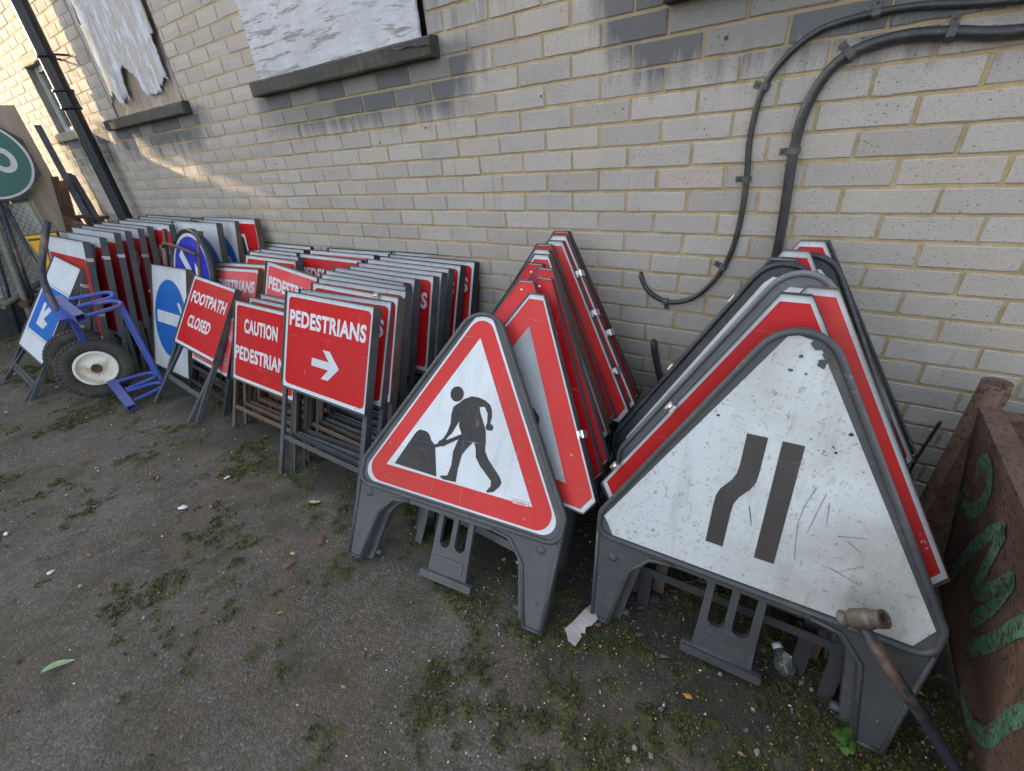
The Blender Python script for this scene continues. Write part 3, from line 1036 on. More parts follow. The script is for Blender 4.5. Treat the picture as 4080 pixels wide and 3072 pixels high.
def rect_sign(name, pos, ylr, W, PB, PT, face, label, cat='road sign', group=None, frame='frame', rear=.03, bars=(.2,), clips=0, name_clip=None, dep=.028, flap=False):
    """folding road-works sign: an angle-iron front frame with its plate, and the rear legs folded behind"""
    o = empty(name, pos, ylr, label=label, cat=cat, group=group)
    fl = .026
    t = .004
    # plate
    mb = MB()
    mb.prism([(-W + .004, PB + .003), (W - .004, PB + .003), (W - .004, PT - .003), (-W + .004, PT - .003)], 0, .0022, 'white')
    face(mb, -W + .004, W - .004, PB + .003, PT - .003)
    for px in (-W + .07, W - .07):
        for pz in (PB + .018, PT - .018):
            mb.lathe([(0, -.003), (.0035, -.0026), (.0045, -.0008)], 'galv', (px, 0, pz), 'y', 8)
    mb.build('plate', o)
    # front legs, one mesh each: L section, plate sits on the front flange
    for s in (-1, 1):
        mb = MB()
        mb.angle((s * W, .004, 0), (s * W, .004, PT), fl, frame, (-s, 0, 0), (0, 1, 0), t) if s > 0 else mb.angle((-W, .004, 0), (-W, .004, PT), fl, frame, (1, 0, 0), (0, 1, 0), t)
        # flange standing proud of the plate edge
        mb.box(min(s * W, s * (W - .003)), max(s * W, s * (W - .003)), -.010, .004, PB - .004, PT, frame)
        mb.build('leg', o)
    mb = MB()
    mb.box(-W + .003, W - .003, -.010, .018, PT - .002, PT + .002, frame)
    mb.build('rail', o)
    mb = MB()
    mb.box(-W + .003, W - .003, -.008, .018, PB - .003, PB + .001, frame)
    mb.build('rail', o)
    mb = MB()
    for z in bars:
        mb.box(-W + .004, W - .004, .008, .012, z - .012, z + .012, frame)
    if bars:
        mb.build('cross_bar', o)
    # rear legs folded behind
    if rear is not None:
        top = PB + .07 if PB > .25 else PT * .6
        rl = empty_part = None
        W2 = W - .034
        for s in (-1, 1):
            mb = MB()
            mb.angle((s * W2, .034, top), (s * W2, .034 + rear, 0), fl, frame, (-s, 0, 0), (0, 1, 0), t)
            mb.build('rear_leg', o)
            mb = MB()
            mb.lathe([(0, -.004), (.008, -.003), (.008, .004), (0, .004)], 'frame_rust', (s * (W - .012), .030, top - .03), 'y', 8)
            mb.box(min(s * W2, s * (W - .004)), max(s * W2, s * (W - .004)), .030, .036, top - .045, top - .015, 'frame_rust')
            mb.build('hinge', o)
        mb = MB()
        mb.box(-W2 + .004, W2 - .004, .036 + rear * .55, .040 + rear * .55, top * .40 - .012, top * .40 + .012, frame)
        mb.build('rear_bar', o)
    if clips:
        for k in range(clips):
            z = PB + (PT - PB) * (.80 if k == 0 else .35) + random.uniform(-.06, .06)
            clip_part(o, W - .006, z, .012)
    return o

def face_ped(text='PEDESTRIANS', arrow=True, red='red', letters='white', bold=.038):
    def f(mb, x0, x1, z0, z1):
        bd = .018
        mb.poly(rrect(x0 + bd, x1 - bd, z0 + bd, z1 - bd, .022), -.0008, red)
        put_text(mb, text, x0 + .032, x1 - .036, z1 - .150, z1 - .075, -.0016, letters, bold)
        if arrow:
            cx, cz = .015, z0 + .155
            mb.poly([(cx + p[0] * 1.15, cz + p[1] * 1.12) for p in ARROW_R], -.0016, letters)
    return f
def face_two(l1, l2, red='red', letters='white', spans=((.06, .06), (.10, .16)), zs=((.15, .075), (.30, .225)), bd=.018):
    def f(mb, x0, x1, z0, z1):
        mb.poly(rrect(x0 + bd, x1 - bd, z0 + bd, z1 - bd, .018), -.0008, red)
        for tx, (a, e), (zb, zt) in ((l1, spans[0], zs[0]), (l2, spans[1], zs[1])):
            put_text(mb, tx, x0 + a, x1 - e, z1 - zb, z1 - zt, -.0016, letters, .038)
    return f

# ---- the long row of pedestrian signs
rows = [(-.847, -1.022, .0, .015, .404), (-.829, -.965, .0, .06, .43), (-.818, -.890, 0, -.01, .375), (-.831, -.820, 0, .015, .36), (-.874, -.765, 0, 0, .345),
        (-.933, -.712, 0, -.04, .34), (-.916, -.655, 0, -.02, .335), (-.854, -.598, 0, .0, .335), (-.854, -.535, 0, 0, .33), (-.876, -.465, 0, -.015, .335),
        (-.864, -.398, 0, -.016, .345), (-.812, -.338, 0, .025, .33), (-.833, -.275, 0, .04, .315)]
ordn = ['front', 'second', 'third', 'fourth', 'fifth', 'sixth', 'seventh', 'eighth', 'ninth', 'tenth', 'eleventh', 'twelfth', 'last']
GP = 'red pedestrians signs packed one behind another beside the men-at-work triangle'
for i, (x, y, z, yaw, lean) in enumerate(rows):
    if i == 0:
        lb = 'red PEDESTRIANS sign with white right arrow, fully visible at the front of its row'
    elif i == 2:
        lb = 'rusty-cornered red pedestrians sign with a zinc clip on top, third from the front'
    elif i == 12:
        lb = 'rearmost red pedestrians sign of the row, its top touching the brick wall'
    else:
        lb = 'white-bordered red pedestrians sign, %s from the front of the long row' % ordn[i]
    fr = 'frame_rust' if i == 2 else ('frame_dark' if i in (10, 11, 12) else 'frame')
    o = rect_sign('pedestrian_sign', (x, y, z), (yaw, lean, .012), .30, .455, .905, face_ped(arrow=True, red='red'), lb, group=GP, frame=fr, rear=.018, bars=(.20,))
    if i == 2:
        clip_part(o, .17, .897, .004, 1.2, -pi / 2)

# ---- low caution signs left of it
GC = 'short-legged caution signs between the two pedestrian rows'
cs = face_two('CAUTION', 'PEDESTRIANS', spans=((.10, .17), (.018, .05)), zs=((.165, .085), (.325, .245)))
for i, (x, y, yaw, lean, lb, red) in enumerate(((-1.525, -.905, .02, .40, 'red CAUTION PEDESTRIANS sign on short rusty legs, half hidden at its right', 'red'),
        (-1.49, -.835, .02, .39, 'red sign directly behind the caution sign, only its white and pink top strip showing', 'pink'),
        (-1.46, -.775, .02, .38, 'white-topped sign two behind the caution sign, below the tilted faded pedestrians sign', 'red'))):
    rect_sign('caution_sign', (x, y, 0), (yaw, lean, .02), .30, .30, .75, cs, lb, frame='frame_rust', rear=.02, bars=(.13,), group=GC)

rect_sign('pedestrian_sign', (-1.585, -.735, 0), (-.05, .385, .085), .30, .455, .905, face_ped(red='pink', arrow=True), 'faded pinkish PEDESTRIANS sign, tilted, with rusty frame', frame='frame_rust', rear=.02)
rect_sign('pedestrian_sign', (-1.535, -.47, 0), (0, .37, .01), .30, .455, .905, face_ped(red='red'), 'red sign with dented white corner between the white-topped stack and the long pedestrians row', frame='frame_dark', rear=.02)
rect_sign('road_sign', (-1.491, -.375, 0), (.02, .33, .003), .30, .455, .905, face_ped(text='PEDESTRIANS', red='pink', arrow=False), 'sign with patchy faded pink field behind the dented-corner red sign', frame='frame_dark', rear=.02)
rect_sign('road_sign', (-1.40, -.30, 0), (.02, .33, 0), .30, .455, .905, face_ped(red='white_old', letters='black', arrow=False), 'blank white sign with dark bent top rail, nearest the wall behind the faded pink one', frame='frame_dark', rear=.02)
wt = [(-1.981, -.600, .39), (-2.08, -.520, .39), (-2.20, -.445, .385), (-2.22, -.375, .38), (-2.19, -.30, .335), (-2.29, -.215, .325)]
wl = ['front', 'second', 'third', 'fourth', 'fifth', 'rearmost']
for i, (x, y, lean) in enumerate(wt):
    rect_sign('road_sign', (x, y, 0), (-.02, lean, 0), .30, .455, .905, face_ped(red='red' if i < 3 else 'pink'), 'white-topped red sign, %s of six stacked left of the tilted faded sign' % wl[i],
              group='six white-topped red signs stacked against the wall', frame='frame_dark' if i > 1 else 'frame', rear=.02)

# ---- footpath closed and the faded ones behind
rect_sign('footpath_closed_sign', (-2.403, -1.000, -.020), (-.016, .625, .065), .30, .43, .905, face_two('FOOTPATH', 'CLOSED', spans=((.055, .055), (.10, .17)), zs=((.175, .095), (.335, .255))),
          'red FOOTPATH CLOSED sign leaning far back on splayed grey legs', frame='frame', rear=-.06, bars=(.19,))
rect_sign('road_sign', (-2.30, -.852, 0), (-.08, .50, .0), .30, .25, .62, face_two('CAUTION', 'THESE', red='pink', letters='ghost', spans=((.06, .03), (.3, .06))), 'faded pink sign with ghosted lettering right behind the footpath closed sign', frame='frame_dark', rear=.02, bars=(.2, .1))
rect_sign('road_sign', (-2.257, -.761, 0), (0, .50, -.04), .30, .43, .88, face_ped(red='pink', text='PEDESTRIANS'), 'sun-bleached pink pedestrians sign above the footpath closed sign', frame='frame_rust', rear=.02)
rect_sign('road_sign', (-2.255, -.700, 0), (0, .48, -.04), .30, .44, .89, face_ped(red='red'), 'red sign with rusty top rail just behind the sun-bleached pink one', frame='frame_rust', rear=.02)

# ---- blue circle signs
def face_bluecircle(bar=True, cut=0, circle='blue', r=.285, cz=.0, marks=None):
    def f(mb, x0, x1, z0, z1):
        zc = (z0 + z1) / 2 + cz
        mb.poly(circ(0, zc, r), -.0008, circle)
        if marks:
            for p in marks(0, zc, r):
                mb.poly(p, -.0016, 'white')
    return f
def arrow_right(cx, cz, r):
    return [[(cx - r * .82, cz - .045), (cx + .20, cz - .045), (cx + .13, cz - .13), (cx + .18, cz - .13), (cx + r * .92, cz), (cx + .18, cz + .13), (cx + .13, cz + .13), (cx + .20, cz + .045), (cx - r * .82, cz + .045)]]
rect_sign('direction_sign', (-2.985, -.765, 0), (-.03, .375, -.015), .32, .05, .82, face_bluecircle(marks=arrow_right, r=.283, cz=.01), 'white board with big bright blue disc, standing on the moss beside the trolley', frame='frame_rust', rear=None, bars=())
# its rear frame stands up behind the plate
o = empty('rusty_sign_frame', (-2.84, -.70, 0), (.0, .33, 0), label='bare rusty iron frame with a bowed bar, rising behind the bright blue disc', cat='sign frame')
for s, dx in ((-1, -.02), (1, .03)):
    mb = MB(); mb.angle((s * .25, 0, 0), (s * .25 + dx, 0, 1.06), .032, 'frame_rust', (-s, 0, 0), (0, 1, 0)); mb.build('upright', o)
mb = MB(); mb.tube(smooth_path([(-.26, -.01, .93), (-.15, -.035, .955), (0, -.045, .95), (.15, -.035, .93), (.26, -.01, .905)], 6), .011, 'frame_rust', 8); mb.build('bowed_bar', o)

# round sign in its dark plastic ring
o = empty('keep_right_sign', (-2.72, -.66, 0), (0, .30, 0), label='round deep-blue sign with white ring and slanting white arrow in a dark plastic rim', cat='road sign')
mb = MB(); zc = .755
mb.lathe([(.0, -.001), (.275, -.001), (.285, -.016), (.298, -.018), (.306, -.012), (.308, .022), (.29, .028), (0, .028)], 'plastic_dark', (0, 0, zc), 'y', 56); mb.build('rim', o)
mb = MB(); mb.poly(circ(0, zc, .274, 56), -.003, 'white'); mb.poly(circ(0, zc, .252, 56), -.004, 'violet')
ca, sa = cos(-pi / 4), sin(-pi / 4)
ar = [(-.20, -.030), (.06, -.030), (-.015, -.105), (.055, -.105), (.175, 0), (.055, .105), (-.015, .105), (.06, .030), (-.20, .030)]
mb.poly([(p[0] * ca - p[1] * sa, zc + p[0] * sa + p[1] * ca) for p in ar], -.005, 'white'); mb.build('disc', o)
for s in (-1, 1):
    mb = MB(); mb.prism([(s * .13, 0), (s * .19, 0), (s * .20, .52), (s * .12, .50)], .004, .044, 'plastic_dark'); mb.build('leg', o)

rect_sign('direction_sign', (-2.93, -.435, 0), (.02, .215, .012), .33, .30, 1.05, face_bluecircle(marks=arrow_right, r=.30, cz=.0), 'white board with blue disc, directly behind the round deep-blue sign', frame='frame', rear=.02)
rect_sign('direction_sign', (-2.90, -.345, 0), (0, .24, .01), .33, .30, 1.05, face_bluecircle(marks=arrow_right, r=.30, cz=.0), 'white board with darker blue disc, second behind the round deep-blue sign', frame='frame_rust', rear=.02)
def face_noover(mb, x0, x1, z0, z1):
    zc = (z0 + z1) / 2
    mb.poly([(x0 + .03, z1 - .03), (x0 + .03, z1 - .10), (x1 - .17, z1 - .10), (x1 - .10, z0 + .2), (x1 - .02, z0 + .10), (x1 - .02, z1 - .03)][::-1], -.0008, 'red')
    mb.poly([(x0 + .05, z1 - .12), (x1 - .19, z1 - .12), (x1 - .12, z0 + .2), (x1 - .05, z0 + .05), (x0 + .05, z0 + .05)][::-1], -.0008, 'black')
rect_sign('road_sign', (-2.70, -.265, 0), (.03, .18, .01), .35, .30, 1.05, face_noover, 'board with bright red band and black field against the wall', frame='frame_rust', rear=.02)

# ---- the big folding signs at the left
def face_big(red='red', band=.07, text=None, blank=False):
    def f(mb, x0, x1, z0, z1):
        if not blank:
            mb.poly(rrect(x0 + .022, x1 - .022, z0 + .022, z1 - band, .02), -.0008, red)
        if text:
            put_text(mb, text, x0 + .08, x1 - .10, z0 + .40, z0 + .56, -.0016, 'white', .02)
    return f
GB = 'large grey-framed signs stacked in depth at the left end of the wall'
A = [ # x, y, lean, W, PT, face, frame, clips, label
 (-3.86, -1.22, .50, .36, .93, face_big(blank=True), 'frame', 2, 'blank white sign in a grey frame right behind the blue arrow sign'),
 (-3.90, -1.14, .42, .40, 1.02, face_big(red='red', band=.022), 'frame', 0, 'lower of two red-topped signs behind the blank white one'),
 (-3.88, -1.07, .37, .42, 1.03, face_big(red='red', band=.022), 'frame', 0, 'upper of two red-topped signs behind the blank white one'),
 (-3.87, -1.00, .26, .50, 1.02, face_big(red='red', band=.12), 'frame', 2, 'wide sign with broad white top band and faint red line, grey legs with zinc clips'),
 (-3.88, -.905, .26, .52, 1.03, face_big(), 'frame', 1, 'big maroon sign, second of the wide ones behind the red-topped pair'),
 (-3.90, -.80, .25, .52, 1.04, face_big(), 'frame', 1, 'big maroon sign, third of the wide ones behind the red-topped pair'),
 (-3.92, -.715, .24, .52, 1.035, face_big(), 'frame', 0, 'big maroon sign, fourth of the wide ones behind the red-topped pair'),
 (-3.93, -.63, .24, .52, 1.035, face_big(text='CLOSED'), 'frame', 2, 'big red sign with a pale letter at its right edge'),
 (-3.92, -.55, .22, .52, 1.035, face_big(), 'frame', 0, 'big maroon sign, sixth of the wide ones behind the red-topped pair'),
 (-3.66, -.47, .19, .525, 1.04, face_big(text='ROAD CLOSED', band=.045), 'frame', 1, 'big red sign ending in pale letters beside the round deep blue sign'),
 (-3.72, -.39, .185, .525, 1.04, face_big(), 'frame_rust', 0, 'big red sign with rusty right upright, eighth of the wide ones'),
 (-3.60, -.31, .17, .54, 1.04, face_big(blank=True), 'frame_rust', 0, 'big white-topped sign with brown rusty corner, second from the wall'),
 (-3.62, -.22, .15, .54, 1.04, face_big(blank=True), 'frame_dark', 0, 'rearmost big sign at the left end, catching sunlight on its top rail by the wall'),
]
for x, y, lean, W, PT, fc, fr, cl, lb in A:
    rect_sign('road_sign', (x - .02, y, 0), (-.02, lean, .01), W, .32, PT, fc, lb, group=GB, frame=fr, rear=.03, clips=cl, bars=(.2,))
def face_parkarrow(mb, x0, x1, z0, z1):
    mb.poly(rrect(x0 + .03, x1 - .03, z0 + .14, z1 - .21, .02), -.0008, 'black')
    mb.poly(rrect(x0 + .033, x1 - .033, z0 + .143, z1 - .213, .02), -.0014, 'white')
    mb.poly(rrect(x0 + .045, x1 - .045, z0 + .155, z1 - .225, .015), -.002, 'blue')
    cx, cz = 0.0, (z0 + z1) / 2 - .035
    a = radians(225)
    ca, sa = cos(a), sin(a)
    ar = [(-.20, -.032), (.05, -.032), (-.02, -.12), (.055, -.12), (.17, 0), (.055, .12), (-.02, .12), (.05, .032), (-.20, .032)]
    mb.poly([(cx + p[0] * ca - p[1] * sa, cz + (p[0] * sa + p[1] * ca)) for p in ar], -.0028, 'white')
rect_sign('arrow_sign', (-3.944, -1.455, .010), (.05, .68, .125), .31, .30, 1.05, face_parkarrow, 'white sign with blue square and white diagonal arrow leaning far back behind the trolley', frame='frame', rear=-.05, bars=(.12,))

# yellow sign behind
o = empty('yellow_sign', (-4.64, -.76, 0.03), (.02, .05, 0), label='yellow black-bordered sign corner poking out behind the big signs at far left', cat='road sign')
mb = MB()
T0 = [(-.47, .93), (.50, .99), (.06, .10)]
def inset(tri, k):
    cx = sum(p[0] for p in tri) / 3; cz = sum(p[1] for p in tri) / 3
    return [(cx + (p[0] - cx) * k, cz + (p[1] - cz) * k) for p in tri]
mb.prism(T0, 0, .006, 'black'); mb.poly(inset(T0, .97)[::-1], -.001, 'yellow'); mb.poly(inset(T0, .88)[::-1], -.002, 'black'); mb.poly(inset(T0, .82)[::-1], -.003, 'yellow')
mb.build('plate', o)
mb = MB(); mb.angle((.06, .008, 0), (.06, .008, .8), .03, 'frame', (1, 0, 0), (0, 1, 0)); mb.build('post', o)

# ---- triangles
TRI_OUT = [(-.030, 1.050), (-.385, .444), (-.355, .392), (.355, .392), (.385, .444), (.030, 1.050)]
def off_tri(k):      # inset outline of the metal triangle
    c = (0, .612)
    return [(c[0] + (p[0] - c[0]) * k, c[1] + (p[1] - c[1]) * k) for p in TRI_OUT]
INNER = [(0, .935), (-.272, .464), (.272, .464)]
def metal_triangle(pos, ylr, label, group, face='red', inner=True, frame='frame', clips=(), solid=False):
    o = empty('triangle_sign', pos, ylr, label=label, cat='road sign', group=group)
    mb = MB()
    mb.prism(off_tri(.992), 0, .002, 'white')
    if solid:
        mb.poly(off_tri(.985), -.0008, face)
        for px, pz in () if face == 'black' else ((-.012, 1.015), (.30, .50), (-.3, .5), (.10, .86)):
            mb.lathe([(0, -.003), (.004, -.0026), (.005, -.001)], 'galv', (px, 0, pz), 'y', 8)
    else:
        mb.poly(off_tri(.955), -.0008, face)
        if inner:
            mb.poly(INNER, -.0016, 'white')
    if inner == 'blob':
        mb.poly(INNER, -.0016, 'white')
        mb.poly(rpoly([(.04, .56), (.135, .56), (.125, .64), (.09, .67), (.04, .66)], .02), -.0024, 'black')
    mb.build('plate', o)
    mb = MB()
    k = len(TRI_OUT); mi = mb.mi(frame)
    inn = off_tri(.992)
    for y0, ring_out, ring_in in ((-.008, TRI_OUT, inn),):
        n = len(mb.v)
        mb.v += [(p[0], -.008, p[1]) for p in TRI_OUT] + [(p[0], .022, p[1]) for p in TRI_OUT] + [(p[0], -.008, p[1]) for p in inn] + [(p[0], .022, p[1]) for p in inn]
        for i in range(k):
            j = (i + 1) % k
            mb.face([n + i, n + j, n + k + j, n + k + i][::-1], mi)
            mb.face([n + i, n + j, n + 2 * k + j, n + 2 * k + i], mi)
            mb.face([n + 2 * k + i, n + 2 * k + j, n + 3 * k + j, n + 3 * k + i], mi)
            mb.face([n + k + i, n + k + j, n + 3 * k + j, n + 3 * k + i][::-1], mi)
    mb.build('edge_frame', o)
    for s in (-1, 1):
        mb = MB()
        mb.angle((s * .300, .024, 0), (s * .300, .024, .56), .034, frame, (-s, 0, 0), (0, 1, 0))
        mb.build('leg', o)
        mb = MB()
        mb.angle((s * .235, .060, 0), (s * .235, .050, .58), .036, frame, (-s, 0, 0), (0, 1, 0))
        mb.build('rear_leg', o)
    mb = MB(); mb.angle((-.296, .022, .165), (.296, .022, .165), .026, frame, (0, 0, 1), (0, 1, 0)); mb.build('cross_bar', o)
    for cx, cz, s in clips:
        clip_part(o, cx, cz, .0, .95, -.52 * s)
    return o

def q_outline(k=1.0, low=0.0):
    # feet, legs, arch: counter-clockwise seen from the front
    pts = [(-.378, .0), (-.312, .0), (-.272, .235 - low), (-.218, .300 - low), (.218, .300 - low), (.272, .235 - low), (.312, .0), (.378, .0), (.392, .385 - low * .6), (.0, 1.085), (-.392, .385 - low * .6)]
    rs = [.006, .006, .09, .09, .09, .09, .006, .006, .05, .085, .05]
    return [(p[0] * k, p[1] * k) for p in rpoly(pts, [r_ * k for r_ in rs], 7)]
def q_sign(pos, ylr, label, group, k=1.0, mat='plastic', face=None, stand=True, wide=1.0, face_k=1.0, low=0.0):
    """one-piece plastic road-works sign body with moulded legs and a hanging foot"""
    o = empty('triangle_sign', pos, ylr, label=label, cat='road sign', group=group)
    outl = [(p[0], p[1] if p[1] > .33 * k else p[1]) for p in q_outline(k, low)]
    mb = MB()
    mb.prism(outl, .0, .028, mat)
    mb.build('body', o, bevel=.004)
    mb = MB()
    tri = rpoly([(-.388 * k, .318 * k - low), (.388 * k, .318 * k - low), (.388 * k, .395 * k - low * .6), (0, 1.082 * k), (-.388 * k, .395 * k - low * .6)], [.05 * k, .05 * k, .05 * k, .085 * k, .05 * k], 9)
    mb.tube([(p[0] * .988, -.002, .62 * k + (p[1] - .62 * k) * .988) for p in tri], .0080 * k, mat, 8, closed=True)
    mb.build('rim', o)
    for s in (-1, 1):
        mb = MB()
        e = [(s * .372 * k, .006), (s * .384 * k, .33 * k)]; f_ = [(s * .318 * k, .006), (s * .278 * k, .232 * k - low), (s * .226 * k, .296 * k - low), (s * .16 * k, .306 * k - low)]
        mb.tube([(p[0], -.001, p[1]) for p in e], .006 * k, mat, 8)
        mb.tube([(p[0], -.001, p[1]) for p in f_], .006 * k, mat, 8)
        mb.tube([(e[0][0], -.001, e[0][1]), (f_[0][0], -.001, f_[0][1])], .006 * k, mat, 8)
        mb.lathe([(0, -.008), (.006, -.008), (.008, -.005), (.013, -.004), (.014, .001)], mat, (s * .330 * k, 0, .255 * k), 'y', 14)
        mb.lathe([(0, -.004), (.004, -.003), (.005, .001)], mat, (s * .345 * k, 0, .09 * k), 'y', 10)
        mb.build('leg_moulding', o)
    # rear half: the second pair of moulded legs folded behind
    mb = MB()
    mb.prism([(p[0] * .93, p[1] * .985) for p in q_outline(k, low)], .032, .056, mat)
    mb.build('rear_body', o, bevel=.004)
    for s in (-1, 1):
        mb = MB(); mb.tube([(s * .30 * k, .05 * k, .03), (s * .265 * k, .05 * k, .03)], .012, mat, 10); mb.build('foot_peg', o)
    mb = MB()
    if face:
        face(mb, k)
    pl = mb.build('plate', o); pl.scale = (face_k * min(1, wide), 1, face_k)
    for ch in o.children:
        if ch != pl:
            ch.scale = (wide, 1, 1)
    if stand:
        st = MB()
        q = k
        y0 = .012
        body = [(-.078, .055), (.078, .055), (.074, .140), (.070, .33), (.052, .33), (.052, .165), (.040, .150), (.022, .150), (.010, .165), (.009, .33), (-.009, .33), (-.010, .165), (-.022, .150), (-.040, .150), (-.052, .165), (-.052, .33), (-.070, .33), (-.074, .140)]
        st.prism([(p[0] * q, p[1] * q) for p in body], y0, y0 + .016, mat)
        fo = st.build('swing_foot', o, bevel=.0025)
        fo.location.x = .03 if wide > 1 else 0
        st = MB()
        st.prism(rrect(-.058 * q, .058 * q, .072 * q, .118 * q, .008 * q), y0 - .0025, y0, mat)
        st.prism(rrect(-.105 * q, .105 * q, .030 * q, .056 * q, .010 * q), y0 - .010, y0 + .026, mat)
        st.tube([(-.104 * q, y0 + .006, .046 * q), (.104 * q, y0 + .006, .046 * q)], .014 * q, mat, 10)
        st.build('foot_bar', fo)
    return o

def face_narrow(mb, k):
    pl = [(-.340, .332), (.346, .334), (.370, .391), (.040, .955), (.030, .972), (-.022, .985), (-.372, .386), (-.362, .372)]
    mb.poly([(p[0] * k, p[1] * k) for p in pl], -.0012, 'white_old')
    y = -.0022
    a = [(-.0975, .419), (-.056, .419), (-.056, .520), (-.054, .548), (-.046, .570), (-.026, .600), (-.018, .622), (-.0165, .650), (-.0165, .740), (-.060, .740), (-.060, .655), (-.062, .632), (-.069, .612), (-.090, .580), (-.0965, .558), (-.0975, .53)]
    mb.poly(a, y, 'greyink')
    mb.poly([(.016, .419), (.0595, .419), (.056, .740), (.0125, .740)], y, 'greyink')
    # torn patches and punctures showing the plastic beneath
    rr = random.Random(5)
    def blot(cx, cz, r, mat='plastic', seed=0, asp=1):
        pts = []
        for i in range(16):
            t = 2 * pi * i / 16
            q = r * (1 + .55 * noise.noise(Vector((cos(t) * 1.5 + seed, sin(t) * 1.5, seed))))
            pts.append((cx + q * cos(t) * asp, cz + q * sin(t)))
        mb.poly(pts, -.003, mat)
    for i, (x, z, r_, asp) in enumerate(((.034, .968, .012, 1.3), (.046, .930, .010, .9), (.048, .948, .008, 1), (.005, .938, .0035, 1.2), (-.007, .905, .003, 1.8), (.022, .902, .0025, 1))):
        blot(x, z, r_, 'plastic', i * 3.3, asp)
    blot(-.152, .803, .004, 'black', 31); blot(-.128, .769, .0035, 'rust', 35); blot(.112, .74, .003, 'black', 40); blot(.128, .788, .004, 'black', 44)
    def scratch(p, wd=.0008, mat='scuff'):
        P = [Vector(q) for q in p]
        for i in range(len(P) - 1):
            d = (P[i + 1] - P[i]).normalized(); nn = Vector((-d.y, d.x)) * wd
            mb.poly([tuple(P[i] - nn), tuple(P[i + 1] - nn * .6), tuple(P[i + 1] + nn * .6), tuple(P[i] + nn)], -.0032, mat)
    scratch([(.098, .65), (.086, .60), (.083, .55), (.090, .49), (.097, .45)]); scratch([(.118, .64), (.111, .585), (.105, .53)])
    scratch([(.128, .62), (.134, .57)]); scratch([(.16, .545), (.21, .56)], .0008); scratch([(.18, .54), (.21, .52)], .0008); scratch([(-.02, .555), (-.006, .505)], .0009, 'black')
    scratch([(.22, .49), (.18, .455), (.16, .46), (.23, .44)], .0006); scratch([(-.30, .44), (-.25, .49)], .0005)
    for i in range(170):
        x = rr.uniform(-.26, .28); z = rr.uniform(.35, .85)
        if abs(x) > (.95 - z) * .5:
            continue
        a = rr.uniform(0, pi); l = rr.uniform(.004, .045) * rr.random()
        scratch([(x, z), (x + l * .5 * cos(a), z + l * .5 * sin(a)), (x + l * cos(a + .3), z + l * sin(a + .3))], rr.uniform(.00015, .0004), rr.choice(['scuff', 'plastic_pale', 'plastic_pale']))
def face_works(mb, k):
    """red-bordered triangle with a person digging (figure given in metres)"""
    white = rpoly([(-.438, .304), (.438, .304), (0, 1.064)], [.048, .048, .050], 12)
    mb.poly(white, -.0012, 'white')
    mb.poly(rpoly([(-.4255, .312), (.4255, .312), (0, 1.045)], [.055, .055, .055], 12), -.0020, 'red_old')
    mb.poly([(-.313, .384), (.313, .384), (0, .926)], -.0028, 'white')
    y = -.0036
    pile = [(-.275, .396), (-.077, .392), (-.107, .503), (-.130, .520), (-.135, .530), (-.144, .541), (-.160, .547), (-.184, .548), (-.196, .541), (-.207, .526)]
    mb.poly(pile, y, 'black')
    head = circ(-.0535, .708, .0285, 24)
    mb.poly(head, y - .0004, 'black')
    body = [(-.038, .677), (-.022, .694), (.009, .710), (.037, .711), (.066, .705), (.089, .693), (.100, .675), (.105, .652), (.103, .628), (.116, .621), (.119, .613), (.114, .603), (.094, .602), (.087, .610), (.090, .630), (.085, .661), (.069, .682), (.049, .677), (.058, .655), (.076, .625), (.090, .600), (.099, .560), (.102, .529), (.121, .502), (.176, .453), (.187, .436), (.182, .420), (.163, .397), (.140, .388), (.135, .393), (.148, .412), (.146, .431), (.092, .473), (.070, .499), (.063, .529), (.051, .551), (.030, .523), (.013, .495), (.007, .442), (.008, .392), (-.047, .389), (-.062, .395), (-.058, .401), (-.032, .407), (-.023, .447), (-.026, .499), (-.016, .538), (-.003, .566), (-.019, .590), (-.022, .600), (-.022, .612), (-.033, .590), (-.044, .563), (-.062, .540), (-.066, .520), (-.066, .508), (-.082, .506), (-.094, .512), (-.097, .520), (-.078, .535), (-.066, .560), (-.058, .595), (-.062, .627), (-.060, .657), (-.048, .670)]
    mb.poly(body[::-1], y, 'black')
    mb.poly([(-.116, .490), (-.062, .514), (.002, .556), (-.003, .568), (-.070, .528), (-.120, .500)], y - .0008, 'black')
    # small sticker at the lower right
    mb.poly([(.240, .3785), (.300, .3805), (.299, .3965), (.2395, .3945)], y, 'pink')
    mb.poly([(.2415, .3797), (.2985, .3817), (.2975, .3953), (.241, .3933)], y - .0004, 'white')
    put_text(mb, 'Cadent', .245, .295, .3825, .3925, y - .0008, 'red', .01)
def face_redring(mb, k):
    def sc3(pts, f): return [(p[0] * k * f, (.56 + (p[1] - .56) * f) * k) for p in pts]
    mb.poly(sc3([(-.345, .332), (.345, .332), (.370, .385), (.050, .965), (.030, .985), (-.030, .985), (-.050, .965), (-.370, .385)], .93), -.0012, 'white')
    mb.poly(sc3(rpoly([(-.382, .340), (.382, .340), (0, 1.035)], [.05, .05, .055], 10), .92), -.0020, 'red')
    mb.poly(sc3([(0, .83), (-.235, .425), (.235, .425)], .93), -.0028, 'white')

